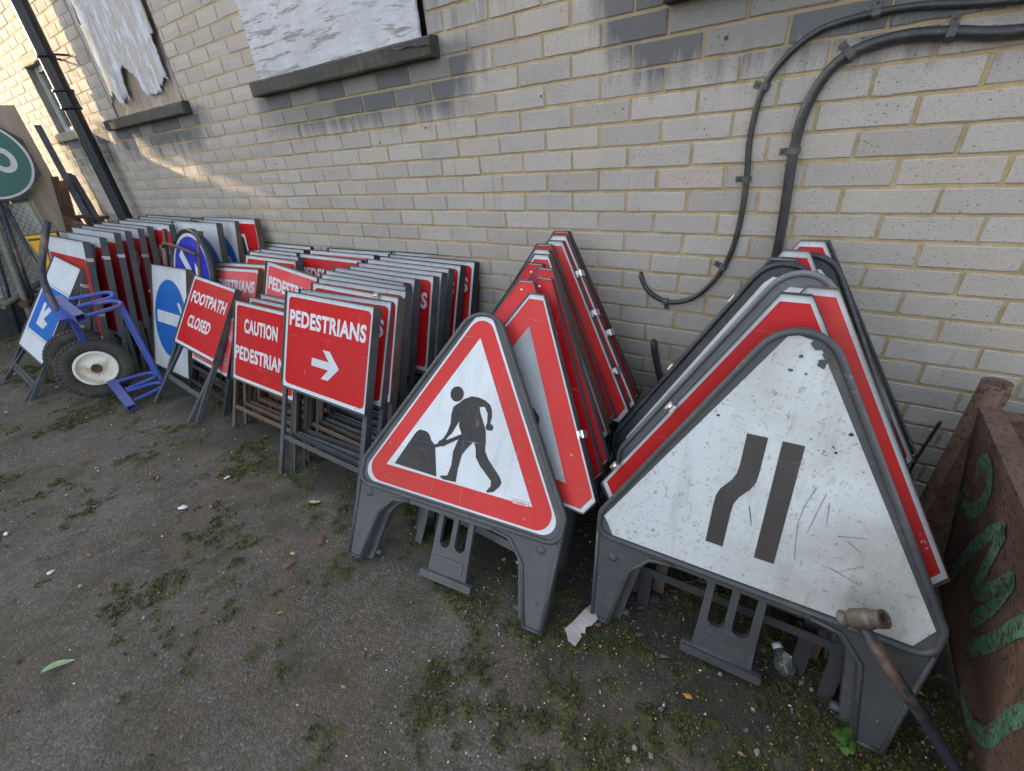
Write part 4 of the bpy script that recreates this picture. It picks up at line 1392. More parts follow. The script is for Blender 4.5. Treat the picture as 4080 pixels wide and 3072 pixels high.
GE = 'triangular signs stacked at the men-at-work end'
o = q_sign((.002, -1.130, .016), (.13, .59, .010), 'men-at-work triangle with digging figure, red border and grey plastic legs', GE, k=1.0, face=face_works, wide=1.075, face_k=.962, low=.036)
[c for c in o.children if c.name.split('.')[0] == 'plate'][0].location.z = .010
metal_triangle((.072, -1.030, 0), (-.025, .555, .009), 'red-bordered white triangle with a dark symbol, directly behind the men-at-work sign', GE, inner='blob', face='red_old', clips=((.285, .63, 1),))
ET = [ # x, y, z, yaw, lean, roll, kind, label
 (.039, -.965, .018, .03, .537, 0, 'solid', 'plain red triangle with rivets, its apex just left of the white-edged one'),
 (.036, -.904, .012, -.01, .520, .03, 'solid', 'glossy plain red triangle with a horizontal scratch, right of the riveted one'),
 (.046, -.846, .020, -.02, .483, .009, 'solid', 'plain red triangle whose dark rim shows just behind the glossy scratched one'),
 (-.018, -.788, .015, 0, .469, .015, 'solid', 'plain red triangle with apex low on the left of the stack'),
 (.010, -.722, .025, .010, .436, 0, 'ring', 'white-edged red triangle with rusty rim, lower of two left of the stack top'),
 (-.011, -.657, .022, .010, .410, 0, 'ring', 'white-edged red triangle with brown rim, upper of two left of the stack top'),
 (-.009, -.603, .024, .025, .381, 0, 'solid', 'plain red triangle topping the left half of the stack'),
 (.037, -.541, .020, .02, .345, -.012, 'ring', 'scraped white-edged red triangle with three zinc clips, front of the tall rear set'),
 (.044, -.479, .022, .03, .300, -.010, 'ring', 'white-edged red triangle second from the wall in the taller rear set'),
 (.039, -.412, .022, .035, .274, -.015, 'solid', 'rearmost red triangle of the left stack, apex against the bricks'),
]
for i, (x, y, z, yaw, lean, roll, kd, lb) in enumerate(ET):
    fr = 'frame_rust' if i in (4, 5) else ('frame' if i not in (3, 9) else 'frame_dark')
    cl = ((.31, .585, 1), (.20, .79, 1), (.12, .93, 1)) if i == 7 else (((.25, .70, 1),) if i in (3, 8) else ())
    metal_triangle((x, y, z), (yaw, lean, roll), lb, GE, solid=(kd == 'solid'), face='red_old' if kd == 'ring' or i == 0 else 'red', frame=fr, clips=cl)

GF = 'triangular signs stacked in front of the thick cable'
q_sign((.882, -.923, .0), (.039, .221, .006), 'big white triangle with grey road-narrows symbol and scratched face', GF, k=1.0, face=face_narrow)
metal_triangle((.854, -.872, 0), (.03, .237, .003), 'red-bordered metal triangle with zinc clips, directly behind the white road-narrows sign', GF, frame='frame_dark', clips=((-.22, .735, -1), (-.345, .52, -1)))
metal_triangle((.881, -.805, 0), (.005, .222, .015), 'scraped white-edged red triangle offset to the right of the road-narrows sign', GF, frame='frame_rust', face='red_old')
q_sign((.822, -.700, 0), (-.03, .235, .03), 'pale grey plastic triangle with rounded top and red border', GF, k=1.06, wide=.94, mat='plastic_pale', face=face_redring, stand=False)
q_sign((.775, -.622, 0), (-.03, .235, .03), 'dark plastic triangle with thin red stripe, left of the pale grey one', GF, k=1.06, wide=.94, mat='plastic_dark', face=face_redring, stand=False)
metal_triangle((.798, -.560, 0), (.0, .219, .0), 'black-backed metal triangle with two zinc clips on its left edge', GF, frame='frame_dark', face='black', inner=False, solid=True, clips=((-.10, .925, -1), (-.24, .69, -1)))
metal_triangle((.826, -.508, 0.01), (.0, .20, -.003), 'small-looking white-and-red triangle top rising left of the rearmost one', GF, frame='frame_rust')
q_sign((.863, -.465, -.012), (.0, .20, .0), 'dark plastic triangle, rounded top peeping out before the rearmost metal one', GF, k=1.06, wide=.94, mat='plastic_dark', face=face_redring, stand=False)
metal_triangle((.859, -.375, .01), (.002, .204, -.004), 'tallest-looking white-edged red triangle at the back of the right stack', GF, frame='frame_rust')
metal_triangle((.874, -.325, 0), (.01, .20, -.004), 'dark-rimmed triangle showing only its right edge against the wall at the back', GF, frame='frame_dark', face='black', solid=True)

# ------------------------------------------------------------------ trolley
tr = empty('sack_trolley', (-3.0, -1.1, 0), label='blue tube trolley with two black tyres and a black bent handle', cat='trolley')
TO = Vector((-3.0, -1.1, 0))
def tl(p): return tuple(Vector(p) - TO)
def wheel(c, n, r=.205):
    mb = MB()
    prof = []
    for i in range(25):
        t = 2 * pi * i / 24
        prof.append((r - .045 + .045 * cos(t), .040 * sin(t)))
    mb.lathe(prof, 'rubber', seg=48)
    # tread blocks
    for i in range(44):
        for s in (-1, 1):
            a = 2 * pi * (i + (.5 if s > 0 else 0)) / 44
            p0 = Vector((s * .006, cos(a) * (r + .001), sin(a) * (r + .001))); a2 = a + .09
            p1 = Vector((s * .034, cos(a2) * (r - .012), sin(a2) * (r - .012)))
            mb.bar(p0, p1, .012, .007, 'rubber', up=(0, cos(a), sin(a)))
    w_ = MB()
    hub = [(.118, -.030), (.118, .030), (.112, .036), (.104, .036), (.098, .028), (.090, .010), (.060, .004), (.046, .010), (.034, .022), (.033, .030), (0.0, .030)]
    w_.lathe(hub, 'rim', seg=40)
    w_.lathe([(.118, -.030), (.10, -.030), (.09, -.01), (0, -.01)], 'rim', seg=40)
    h = MB(); h.lathe([(.030, .020), (.030, .046), (.026, .050), (.018, .050), (.016, .046), (0, .046)], 'rust', seg=24)
    e = bpy.data.objects.new('wheel', mb.build('tmp').data)
    bpy.data.objects.remove(bpy.data.objects['tmp'])
    col.objects.link(e); e.parent = tr
    e.location = tl(c); e.rotation_euler = Vector(n).to_track_quat('X', 'Z').to_euler()
    w_.build('rim', e); h.build('hub', e)
    return e
wheel((-3.10, -1.105, .222), (.965, -.15, .20))
wheel((-3.50, -1.07, .215), (.975, -.15, .10))
mb = MB(); mb.tube([tl((-3.50, -1.07, .215)), tl((-3.06, -1.105, .23))], .011, 'frame_dark', 10); mb.build('axle', tr)
mb = MB(); mb.bar(tl((-3.12, -1.085, .70)), tl((-2.73, -1.10, .635)), .050, .050, 'bluedull', hollow=True); mb.build('top_rail', tr)
mb = MB(); mb.bar(tl((-3.02, -1.085, .115)), tl((-2.665, -1.125, .028)), .050, .045, 'bluedull', hollow=True); mb.build('bottom_rail', tr)
mb = MB(); mb.bar(tl((-2.93, -1.105, .62)), tl((-3.06, -1.095, .43)), .03, .04, 'bluepaint'); mb.build('strut', tr)
mb = MB(); mb.bar(tl((-3.07, -1.125, .735)), tl((-2.95, -1.14, .60)), .05, .045, 'bluepaint'); mb.build('socket', tr)
def tubepart(name, pts, r_=.0125, mat='bluepaint'):
    mb = MB(); mb.tube([tl(p) for p in smooth_path(pts, 6)], r_, mat, 12); mb.build(name, tr)
tubepart('loop', [(-3.02, -1.06, .705), (-3.00, -.95, .70), (-2.985, -.875, .697), (-2.95, -.848, .685), (-2.915, -.875, .672), (-2.91, -.95, .67), (-2.90, -1.06, .67)])
tubepart('loop', [(-2.93, -1.06, .665), (-2.90, -.95, .66), (-2.88, -.885, .655), (-2.84, -.86, .64), (-2.80, -.885, .632), (-2.79, -.95, .63), (-2.775, -1.07, .63)])
tubepart('upright', [(-2.955, -.85, .69), (-2.945, -.855, .40), (-2.93, -.86, .085)])
tubepart('upright', [(-2.835, -.862, .645), (-2.82, -.868, .35), (-2.80, -.875, .06)])
tubepart('loop', [(-2.97, -1.07, .125), (-2.965, -.95, .115), (-2.95, -.885, .108), (-2.91, -.865, .10), (-2.875, -.89, .09), (-2.875, -.98, .088), (-2.87, -1.07, .086)])
tubepart('loop', [(-2.86, -1.075, .075), (-2.85, -.95, .066), (-2.835, -.90, .060), (-2.80, -.875, .055), (-2.765, -.90, .045), (-2.755, -.98, .04), (-2.745, -1.09, .038)])
tubepart('handle', [(-2.99, -1.135, .655), (-3.05, -1.12, .74), (-3.10, -1.10, .825), (-3.11, -1.085, .865), (-3.105, -1.06, .93), (-3.10, -.93, 1.155)], .019, 'tube_black')

# ------------------------------------------------------------------ rusty bin at the right
bn = empty('rusty_bin', (1.38, -.3, 0), label='rusty steel bin with green spray-painted letters', cat='bin')
mt, nt, b = new_mat('pitted rusty steel'); v = coords(nt)
c = ramp(nt, nz(nt, v, 4, 7, .7), [(.25, (.070, .042, .030)), (.5, (.135, .080, .056)), (.75, (.23, .145, .105))])
c = mix(nt, mask(nt, nz(nt, v, 75, 4, .7), .53, .63), c, (.040, .026, .020))
c = mix(nt, mul(nt, mask(nt, nz(nt, v, 2.2, 4), .52, .66), .6), c, (.30, .17, .10))
nt.links.new(c, b.inputs['Base Color']); b.inputs['Roughness'].default_value = .85; b.inputs['Metallic'].default_value = .15
bump(nt, nz(nt, v, 75, 4, .7), .7, .004, b)
M['pitted'] = mt
mt, nt, b = new_mat('green spray paint'); v = coords(nt)
c = ramp(nt, nz(nt, v, 9, 4), [(.3, (.06, .19, .12)), (.7, (.16, .34, .19))])
c = mix(nt, mask(nt, nz(nt, v, 75, 4, .7), .48, .58), c, (.075, .048, .034))
nt.links.new(c, b.inputs['Base Color']); b.inputs['Roughness'].default_value = .7
M['spray'] = mt
BO = Vector((1.38, -.3, 0))
YB, YF = -.275, -1.75
def side_x(z): return 1.432 - .112 * max(0, z) / .65       # the side leans out towards the signs
def P(y, z, out=0): return tuple(Vector((side_x(z) - out, y, z)) - BO)
mb = MB(); mi = mb.mi('pitted'); n = len(mb.v); ny, nzz = 30, 14
for j in range(nzz + 1):
    for i in range(ny + 1):
        y = YB + (YF - YB) * i / ny; z = .645 * j / nzz
        x, yy, zz = P(y, z)
        mb.v.append((x + .006 * noise.noise(Vector((y * 3, z * 3, 4))), yy, zz))
for j in range(nzz):
    for i in range(ny):
        q = n + j * (ny + 1) + i
        mb.face([q, q + ny + 1, q + ny + 2, q + 1][::-1], mi, True)
ob = mb.build('side_panel', bn)
so_ = ob.modifiers.new('t', 'SOLIDIFY'); so_.thickness = .006; so_.offset = 0
mb = MB()
mb.bar(tuple(Vector((1.338, YB, .648)) - BO), tuple(Vector((1.338, YF, .648)) - BO), .048, .010, 'pitted')
mb.bar(tuple(Vector((1.36, YB - .01, .642)) - BO), tuple(Vector((2.6, YB - .01, .642)) - BO), .040, .008, 'pitted')
mb.build('top_flange', bn)
mb = MB(); mb.box(1.325 - 1.38, 2.6 - 1.38, YB + .3 - .004, YB + .3 + .004, .0, .64, 'pitted'); mb.build('back_panel', bn)
mb = MB()
mb.lathe([(.031, -.02), (.031, .715), (.0265, .715), (.0265, .4)], 'pitted', (1.335 - 1.38, YB + .3 + .028, 0), 'z', 24)
mb.build('corner_tube', bn)
mb = MB(); mb.box(1.33 - 1.38, 1.36 - 1.38, YB + .3 + .0, YB + .3 + .03, .66, .70, 'pitted'); mb.build('weld', bn)
# sprayed letters, laid on the side panel as thin paint
def stroke(mb, pts, wd, ofs=.0):
    pp = smooth_path([(p[0], p[1], 0) for p in pts], 5)
    mi = mb.mi('spray'); n = len(mb.v); k = len(pp)
    for i, p in enumerate(pp):
        d = (pp[min(i + 1, k - 1)] - pp[max(i - 1, 0)]).normalized()
        nn = Vector((-d.y, d.x, 0)) * wd * (.5 + .06 * noise.noise(Vector((i * .7, wd, 0)))) * (.75 if i in (0, k - 1) else 1)
        for q in (p + nn, p - nn):
            x, y, z = P(q.x, q.y, ofs + .0045)
            mb.v.append((x, y, z))
    for i in range(k - 1):
        mb.face([n + 2 * i, n + 2 * i + 1, n + 2 * i + 3, n + 2 * i + 2], mi)
mb = MB()
for pts, wd in (([(-.285, .30), (-.343, .44), (-.402, .560), (-.450, .585), (-.487, .553), (-.474, .490), (-.405, .405), (-.350, .385)], .040), ([(-.350, .40), (-.30, .345), (-.285, .30)], .045),
                ([(-.385, .15), (-.481, .342), (-.566, .473), (-.638, .550)], .038), ([(-.635, .548), (-.600, .42), (-.560, .27)], .038), ([(-.575, .29), (-.652, .38), (-.740, .512)], .040), ([(-.735, .505), (-.689, .372), (-.599, .215)], .038),
                ([(-.555, .10), (-.675, .385), (-.735, .500)], .001), ([(-.640, .16), (-.745, .33), (-.820, .470), (-.90, .56)], .040),
                ([(-.655, .030), (-.735, .035), (-.792, .080), (-.850, .15), (-.900, .30), (-.955, .42)], .042)):
    stroke(mb, pts, wd)
mb.build('spray_lettering', bn)
# a clear plastic sheet standing in the bin
mt, nt, b = new_mat('cloudy clear plastic'); b.inputs['Base Color'].default_value = (.62, .68, .62, 1); b.inputs['Transmission Weight'].default_value = .75; b.inputs['Roughness'].default_value = .25
mb = MB(); mb.box(-.25, .25, 0, .004, 0, .62, mt)
ps = tag(mb.build('plastic_sheet'), 'cloudy clear plastic sheet standing inside the rusty bin', 'plastic sheet')
ps.location = (1.74, -.36, .0); ps.rotation_euler = (-.1, 0, -.2)

# ------------------------------------------------------------------ loose pipe in the foreground
pp_ = empty('loose_pipe', (1.425, -.932, .0), label='black chipped pipe with a threaded tee end resting on the foot of the road-narrows sign', cat='pipe')
PA = Vector((1.104, -.905, .418)); PE = Vector((1.425, -.932, .018))
e0 = PA - pp_.location; e1 = PE - pp_.location
mb = MB(); mb.tube([tuple(e0.lerp(e1, t)) for t in (0, .25, .5, .75, 1)], .0128, 'tube_black', 16); mb.build('shaft', pp_)
ax = Vector((.60, -.22, .77)).normalized()
mb = MB()
pts = []; rad = []
for i in range(30):
    t = -.036 + .092 * i / 29
    pts.append(e0 + ax * t); rad.append(.0165 + (.0017 if i % 2 else 0) + (.003 if -.012 < t < .03 else 0) - (.004 if -.028 < t < -.014 else 0))
mb.tube(pts, .02, 'alloy', 22, cap=False, rfun=lambda i: rad[i])
mb.tube([e0 + ax * .0565, e0 + ax * .022], .0125, 'rust', 22, cap=False)
mb.tube([e0 + ax * .024, e0 + ax * .0], .0125, 'black', 16)  # black plug paints in the shade deep inside the open bore
n = len(mb.v)
q = Vector((0, 0, 1)).cross(ax).normalized(); q2 = ax.cross(q)
mi = mb.mi('alloy')
for rr_ in (.0172, .0125):
    for j in range(22):
        t = 2 * pi * j / 22
        mb.v.append(tuple(e0 + ax * .0565 + (q * cos(t) + q2 * sin(t)) * rr_))
for j in range(22):
    j2 = (j + 1) % 22
    mb.face([n + j, n + j2, n + 22 + j2, n + 22 + j], mi)
mb.build('tee_end', pp_)

# ------------------------------------------------------------------ left end: fence, mesh, poles, lollipop sign
fe = empty('timber_fence', (-5.90, 0, 0), label='weathered plywood hoarding closing the yard at the far left', cat='fence')
mt, nt, b = new_mat('weathered ply'); 
v = coords(nt, (1, 1, .12)); g = nz(nt, v, 16, 7, .75, .6)
c = ramp(nt, g, [(.25, (.17, .145, .118)), (.5, (.27, .24, .205)), (.75, (.35, .315, .275))])
vo3 = nt.nodes.new('ShaderNodeTexVoronoi'); vo3.inputs['Scale'].default_value = 3.4; nt.links.new(coords(nt, (1, 1, .7)), vo3.inputs['Vector'])
c = mix(nt, mask(nt, vo3.outputs['Distance'], .13, .07), c, (.07, .05, .04))
nt.links.new(c, b.inputs['Base Color']); b.inputs['Roughness'].default_value = .85
bump(nt, g, .6, .006, b)
M['ply'] = mt
y = -.125
for k in range(7):
    w_ = .42
    mb = MB(); mb.box(-.012, .012, y - w_ + .006, y, .34, 2.03, 'ply'); mb.build('board', fe); y -= w_
mb = MB(); mb.box(.014, .06, -2.9, -.125, .0, .335, 'frame_dark'); mb.build('gravel_board', fe)
mb = MB(); mb.box(-.06, -.014, -2.9, -.125, 1.86, 1.96, 'ply'); mb.build('rail', fe)

cl = empty('chain_link_panel', (-5.80, -.755, .415), label='chain-link mesh panel with a tube rail leaning on the hoarding', cat='fence panel')
mb = MB()
step = .050
y0_, y1_, z0_, z1_ = -.55, .33, 0, .84
def seg(mb, p, q):
    mb.tube([p, q], .0022, 'tube_grey', 4, cap=False)
n_ = int((y1_ - y0_ + z1_) / step) + 1
for k in range(n_):
    a = y0_ + k * step
    # rising line a -> a - t, z = t   and mirrored
    for sgn in (1, -1):
        base = a if sgn < 0 else y0_ + y1_ - a
        pts = []
        T = 12
        for t in range(T + 1):
            z = z1_ * t / T; yy = base + sgn * z * .8
            if sgn < 0:
                pass
            if y0_ <= yy <= y1_:
                pts.append((.004 * sgn, yy, z))
        if len(pts) > 1:
            mb.tube(pts, .0022, 'tube_grey', 4, cap=False)
mb.build('mesh', cl)
mb = MB(); mb.tube([(0, y0_ - .1, z1_ + .01), (0, y1_, z1_ + .02)], .022, 'tube_grey', 12); mb.tube([(0, y1_, -.02), (0, y1_, z1_ + .02)], .012, 'tube_grey', 10); mb.build('tube_rail', cl)
mb = MB(); mb.box(.0, .01, -.62, .36, -.02, .80, 'white_old')
o = tag(mb.build('pale_sheet'), 'pale grey sheet standing behind the chain-link mesh', 'sheet'); o.location = (-5.875, -.75, .40)

go = empty('lollipop_sign', (-5.76, -.585, 1.588), label='green round stop-go board showing a white letter O', cat='road sign')
go.scale = (.91,) * 3
rim = MB()
oct_ = [(.425 * cos(radians(22.5 + 45 * i)), .425 * sin(radians(22.5 + 45 * i))) for i in range(8)]
def yz(mb, pts, x, mat, thick=None):
    if thick is None:
        mi = mb.mi(mat); n = len(mb.v); mb.v += [(x, p[0], p[1]) for p in pts]; mb.face(list(range(n, n + len(pts))), mi)
    else:
        mi = mb.mi(mat); n = len(mb.v); k = len(pts)
        mb.v += [(x, p[0], p[1]) for p in pts] + [(x - thick, p[0], p[1]) for p in pts]
        mb.face(list(range(n, n + k)), mi); mb.face(list(range(n + k, n + 2 * k))[::-1], mi)
        for i in range(k):
            j = (i + 1) % k
            mb.face([n + i, n + j, n + k + j, n + k + i][::-1], mi)
yz(rim, oct_, -.004, 'tube_black', .05)
rim.build('octagon_back', go)
mb = MB()
yz(mb, circ(0, 0, .372, 56), .0, 'white'); yz(mb, circ(0, 0, .350, 56), .002, 'green')
# ring-shaped letter O
k = 40; mi = mb.mi('white'); n = len(mb.v)
for j in range(k):
    t = 2 * pi * j / k
    mb.v.append((.004, .150 + .100 * cos(t), -.015 + .120 * sin(t))); mb.v.append((.004, .150 + .052 * cos(t), -.015 + .068 * sin(t)))
for j in range(k):
    j2 = (j + 1) % k
    mb.face([n + 2 * j, n + 2 * j2, n + 2 * j2 + 1, n + 2 * j + 1], mi)
vs, fs = text_mesh('G', .02); n = len(mb.v); mb.v += [(.004, -.215 + u * .19, -.135 + w_ * .24) for u, w_ in vs]
for f in fs: mb.face([n + i for i in f], mi)
mb.build('disc', go)
mb = MB(); mb.tube([(-.03, -.02, -.38), (.30, -.15, -1.58)], .018, 'tube_black', 12); mb.build('pole', go)

def pole(name, p, q, r_, mat, label, hollow=False):
    o = empty(name, q, label=label, cat=name.replace('_', ' '))
    mb = MB(); P0 = Vector(p) - Vector(q)
    mb.tube([tuple(P0), (0, 0, 0)], r_, mat, 16)
    mb.build('tube', o)
    return o
pole('steel_pole', (-5.82, -.60, 1.40), (-5.60, -.92, .02), .026, 'tube_black', 'straight black steel pole leaning across the chain-link mesh')
sc_p = pole('scaffold_tube', (-5.83, -.70, 1.25), (-5.50, -.98, .02), .026, 'tube_grey', 'grey-green scaffold tube leaning diagonally with a clamp near its foot')
mb = MB(); mb.tube([(-.13, .11, .30), (-.04, .04, .31)], .036, 'rust', 12); mb.build('clamp', sc_p)
pole('steel_pole', (-5.82, -.84, .9), (-5.68, -1.09, .01), .028, 'tube_black', 'shorter dark steel pole left of the scaffold tube')
hz = empty('scaffold_tube', (-5.50, -1.08, .36), label='short horizontal scaffold tube with an open rusty end', cat='scaffold tube')
mb = MB(); mb.lathe([(.026, 0), (.026, .62), (.022, .62), (.022, 0), (.026, 0)], 'tube_grey', (0, 0, 0), 'x', 18)
t_ = mb.build('tube', hz); t_.rotation_euler = Vector((-.30, .38, .09)).to_track_quat('X', 'Z').to_euler()

def bar(name, p, q, wd, mat, label):
    o = empty(name, q, label=label, cat=name.replace('_', ' '))
    mb = MB(); P0 = Vector(p) - Vector(q)
    mb.angle(tuple(P0), (0, 0, 0), wd, mat, (1, 0, 0), (0, -1, 0)); mb.build('angle_section', o)
bar('iron_bar', (-5.72, -.06, 1.85), (-4.72, -.30, .02), .045, 'frame', 'tallest grey angle-iron bar leaning on the brick wall beside the small window')
bar('iron_bar', (-5.50, -.19, 1.40), (-5.74, -.42, .02), .05, 'rust', 'rust-brown iron bar leaning in the corner by the hoarding')
bar('iron_bar', (-5.42, -.17, 1.36), (-5.55, -.42, .02), .05, 'rust', 'second rust-brown iron bar right of the corner one')
bar('iron_bar', (-5.60, -.05, 1.42), (-4.85, -.25, .02), .045, 'tube_black', 'dark iron bar leaning on the wall behind the tallest grey one')
bar('iron_bar', (-5.52, -.05, 1.40), (-4.60, -.22, .02), .035, 'frame', 'thin grey iron bar leaning nearest the downpipe')
fo_ = empty('rusty_rack', (-5.35, -.22, 0), label='dark rusty iron rack behind the stacked signs by the wall corner', cat='rack')
for dx in (-.05, .28, .62):
    mb = MB(); mb.angle((dx, .05, 0), (dx, 0, 1.03), .05, 'rust', (1, 0, 0), (0, -1, 0)); mb.build('upright', fo_)
mb = MB(); mb.box(-.08, .72, -.03, .03, 1.02, 1.045, 'frame_dark'); mb.build('shelf', fo_)
mb = MB(); mb.bar((.08, -.10, 1.0), (.66, -.10, .93), .03, .05, 'rust'); mb.build('brace', fo_)

# ------------------------------------------------------------------ litter
mt, nt, b = new_mat('pale torn board'); v = coords(nt, (1, 12, 1))
c = ramp(nt, nz(nt, v, 12, 6, .7), [(.3, (.30, .25, .24)), (.6, (.48, .42, .41))]); nt.links.new(c, b.inputs['Base Color']); b.inputs['Roughness'].default_value = .9
mb = MB(); mi = mb.mi(mt)
out = [(-.012, .075), (.012, .066), (.030, .045), (.026, .018), (.014, .002), (.022, -.012), (.010, -.022), (.020, -.028), (.020, -.066), (-.005, -.064), (-.020, -.048), (-.032, -.040), (-.024, -.010), (-.018, .025), (-.016, .050)]
top = [(p[0] * 1.1, p[1] * 1.0, .012 + .006 * sin(p[1] * 40)) for p in out]; n = 0
mb.v = [(p[0], p[1], p[2]) for p in top] + [(p[0], p[1], p[2] - .004) for p in top]; K = len(out)
tr_ = tessellate_polygon([[Vector((p[0], p[1], 0)) for p in out]])
for t in tr_: mb.face(list(t), mi)
for i in range(K):
    j = (i + 1) % K
    mb.face([i, j, K + j, K + i], mi)
o = tag(mb.build('torn_scrap'), 'pale torn scrap of board lying between the two plastic sign feet', 'scrap'); o.location = (.495, -.985, .002); o.rotation_euler = (0, 0, -.15)

mt, nt, b = new_mat('crushed clear plastic'); b.inputs['Base Color'].default_value = (.9, .93, .94, 1); b.inputs['Transmission Weight'].default_value = .95; b.inputs['Roughness'].default_value = .12
bt = empty('crushed_bottle', (1.035, -.80, .022), label='crushed clear plastic bottle with white cap under the road-narrows sign', cat='bottle')
mb = MB(); mb.lathe([(.0, -.035), (.016, -.036), (.022, -.025), (.025, -.005), (.021, .010), (.017, .022), (.010, .030)], mt, seg=18)
for i, p in enumerate(mb.v):
    k_ = 1 + .5 * noise.noise(Vector(p) * 70); mb.v[i] = (p[0], p[1] * k_, p[2] * k_ * .8)
x_ = mb.build('bottle_body', bt); x_.rotation_euler = (0, -.3, 2.2)
mb = MB(); mb.lathe([(.0, .030), (.0135, .030), (.0135, .044), (.0, .045)], 'white', seg=18); x_ = mb.build('bottle_cap', bt); x_.rotation_euler = (0, -.3, 2.2)

mt, nt, b = new_mat('fallen pale leaf'); c = ramp(nt, nz(nt, coords(nt), 40, 4), [(.35, (.16, .26, .10)), (.6, (.30, .40, .20)), (.75, (.42, .42, .26))]); nt.links.new(c, b.inputs['Base Color']); b.inputs['Roughness'].default_value = .6
mb = MB(); mi = mb.mi(mt); K = 14
for i in range(K + 1):
    t = i / K; wv = .0115 * sin(pi * t ** .8) ** .8
    for s in (-1, 0, 1):
        mb.v.append((-.045 + .09 * t, s * wv + .006 * sin(pi * t), .004 + abs(s) * .004 + .004 * sin(5 * t)))
for i in range(K):
    for s in (0, 1):
        q = i * 3 + s; mb.face([q, q + 3, q + 4, q + 1], mi, True)
o = tag(mb.build('fallen_leaf'), 'single pale green willow-shaped leaf lying on the tarmac', 'leaf'); o.location = (-.898, -1.947, .003); o.rotation_euler = (0, 0, 1.05)

wd_mats = []
mt, nt, b = new_mat('bright weed leaf'); c = ramp(nt, nz(nt, coords(nt), 60, 2), [(.3, (.03, .085, .012)), (.7, (.075, .17, .02))]); nt.links.new(c, b.inputs['Base Color']); b.inputs['Roughness'].default_value = .6
we = empty('weed', (1.178, -.93, 0), label='small bright green weed beside the right plastic leg of the road-narrows sign', cat='weed')
mb = MB(); mi = mb.mi(mt); rw = random.Random(2)
for i in range(46):
    a = rw.uniform(0, 6.28); d = rw.uniform(0, .026); z = rw.uniform(.006, .030); s = rw.uniform(.004, .008)
    cx, cy = d * cos(a) * .7, d * sin(a) * 1.2; n = len(mb.v); tz = rw.uniform(-.4, .4)
    for j in range(6):
        t = 2 * pi * j / 6; rr_ = s * (1 + .3 * (j % 2))
        mb.v.append((cx + rr_ * cos(t), cy + rr_ * sin(t), z + rr_ * cos(t + a) * tz))
    mb.face(list(range(n, n + 6)), mi)
mb.build('leaves', we)
mb = MB()
for i in range(12):
    a = rw.uniform(0, 6.28); d = rw.uniform(.004, .02); mb.tube([(0, 0, 0), (d * cos(a), d * sin(a), .022)], .0009, mt, 4)
mb.build('stems', we)

bs = MB(); bs.tube(smooth_path([(1.322, -.035, .0), (1.315, -.03, .20), (1.312, -.03, .27), (1.322, -.02, .36), (1.333, -.012, .445)], 5), .005, 'black', 8, rfun=None)
tag(bs.build('dark_rod'), 'thin crooked black rod standing against the wall left of the rusty bin', 'rod')

mb = MB(); mi = mb.mi('alloy')
mb.box(-.035, .035, -.010, .010, 0, .003, 'alloy')
for i in range(5):
    for s in (-1, 1):
        mb.lathe([(0, .0036), (.0024, .0036)], 'black', (-.026 + .013 * i, s * .004, 0), 'z', 8)
o = tag(mb.build('perforated_strip'), 'small perforated metal strip on the ground under the road-narrows sign', 'metal strip'); o.location = (.645, -.79, .006); o.rotation_euler = (.15, 0, .45)

mt, nt, b = new_mat('dry twig'); b.inputs['Base Color'].default_value = (.16, .12, .10, 1); b.inputs['Roughness'].default_value = .9
tw = MB(); rt = random.Random(9)
def twig(p, d, l, depth):
    q = p + d * l; mid = (p + q) / 2 + Vector((rt.uniform(-1, 1), rt.uniform(-1, 1), .4)) * l * .12
    q.z = max(.004, q.z); tw.tube([p, mid, q], .0013 * (.6 ** (3 - depth)) + .0006, mt, 5)
    if depth > 0:
        for _ in range(3):
            twig(p.lerp(q, rt.uniform(.3, 1)), (d + Vector((rt.uniform(-.8, .8), rt.uniform(-.8, .8), rt.uniform(-.1, .35)))).normalized(), l * .62, depth - 1)
twig(Vector((0, 0, .008)), Vector((.9, .3, .08)).normalized(), .10, 3)
o = tag(tw.build('dry_twig'), 'tangled dry twig under the hanging foot of the road-narrows sign', 'twig'); o.location = (.70, -.70, 0); o.rotation_euler = (0, 0, .3)

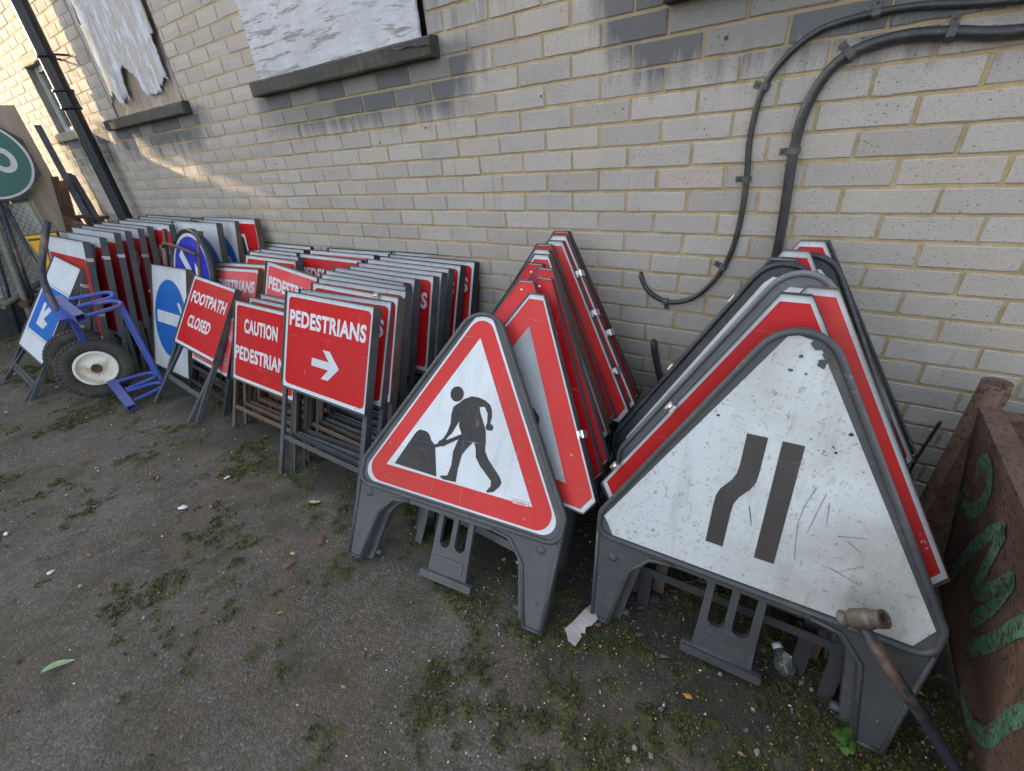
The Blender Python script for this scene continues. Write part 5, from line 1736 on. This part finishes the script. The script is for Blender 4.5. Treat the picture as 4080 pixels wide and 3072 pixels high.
def scrap(name, x, y, s, rot, mat, label, cat):
    mb = MB(); mi = mb.mi(mat); rr = random.Random(int(abs(x * 1000)))
    K = 9
    for i in range(K):
        t = 2 * pi * i / K; q = s * rr.uniform(.55, 1.15)
        mb.v.append((q * cos(t) * 1.5, q * sin(t) * .7, .004 + rr.uniform(0, .006)))
    mb.v.append((0, 0, .010))
    for i in range(K): mb.face([i, (i + 1) % K, K], mi)
    o = tag(mb.build(name), label, cat); o.location = (x, y, .002); o.rotation_euler = (0, 0, rot)
pm = stone_mat('white paper', (.72, .74, .78)); lm = stone_mat('brown leaf', (.16, .08, .05)); om = stone_mat('orange leaf', (.50, .24, .05)); tm = stone_mat('tan scrap', (.42, .33, .20)); ym = stone_mat('yellow leaf', (.60, .42, .18))
scrap('paper_scrap', -1.326, -1.389, .020, .3, pm, 'crumpled white paper scrap on open tarmac left of the men-at-work sign', 'scrap')
scrap('paper_scrap', -1.352, -1.176, .012, 1.3, pm, 'tiny white paper scrap on the moss in front of the caution sign', 'scrap')
scrap('wood_scrap', -.789, -1.060, .022, .5, tm, 'tan sliver of wood lying on moss beside the front pedestrians sign leg', 'scrap')
scrap('brown_leaf', -.575, -1.185, .022, 2.0, lm, 'curled brown leaf on the tarmac left of the men-at-work sign leg', 'leaf')
scrap('brown_leaf', -.582, -1.325, .022, 1.0, lm, 'dark brown leaf next to a small pale one, in front of the men-at-work sign', 'leaf')
scrap('yellow_leaf', -.614, -1.285, .010, .2, ym, 'small yellow leaf fragment by the dark brown leaf', 'leaf')
scrap('orange_leaf', -.421, -1.462, .008, .9, om, 'small orange leaf fragment on the mossy tarmac', 'leaf')
scrap('orange_leaf', .83, -1.02, .010, .4, om, 'orange-brown leaf fragment in front of the hanging foot of the road-narrows sign', 'leaf')
scrap('brown_leaf', .535, -.955, .014, .4, lm, 'brown leaf fragment beside the pale torn scrap', 'leaf')
mb = MB(); mb.tube(smooth_path([(-.84, -1.30, .006), (-.80, -1.275, .008), (-.765, -1.272, .012), (-.755, -1.285, .008), (-.775, -1.292, .006), (-.81, -1.285, .005), (-.85, -1.315, .004)], 5), .0016, 'alloy', 6)
tag(mb.build('bent_wire'), 'thin bent wire loop lying on the tarmac left of the men-at-work sign', 'wire')
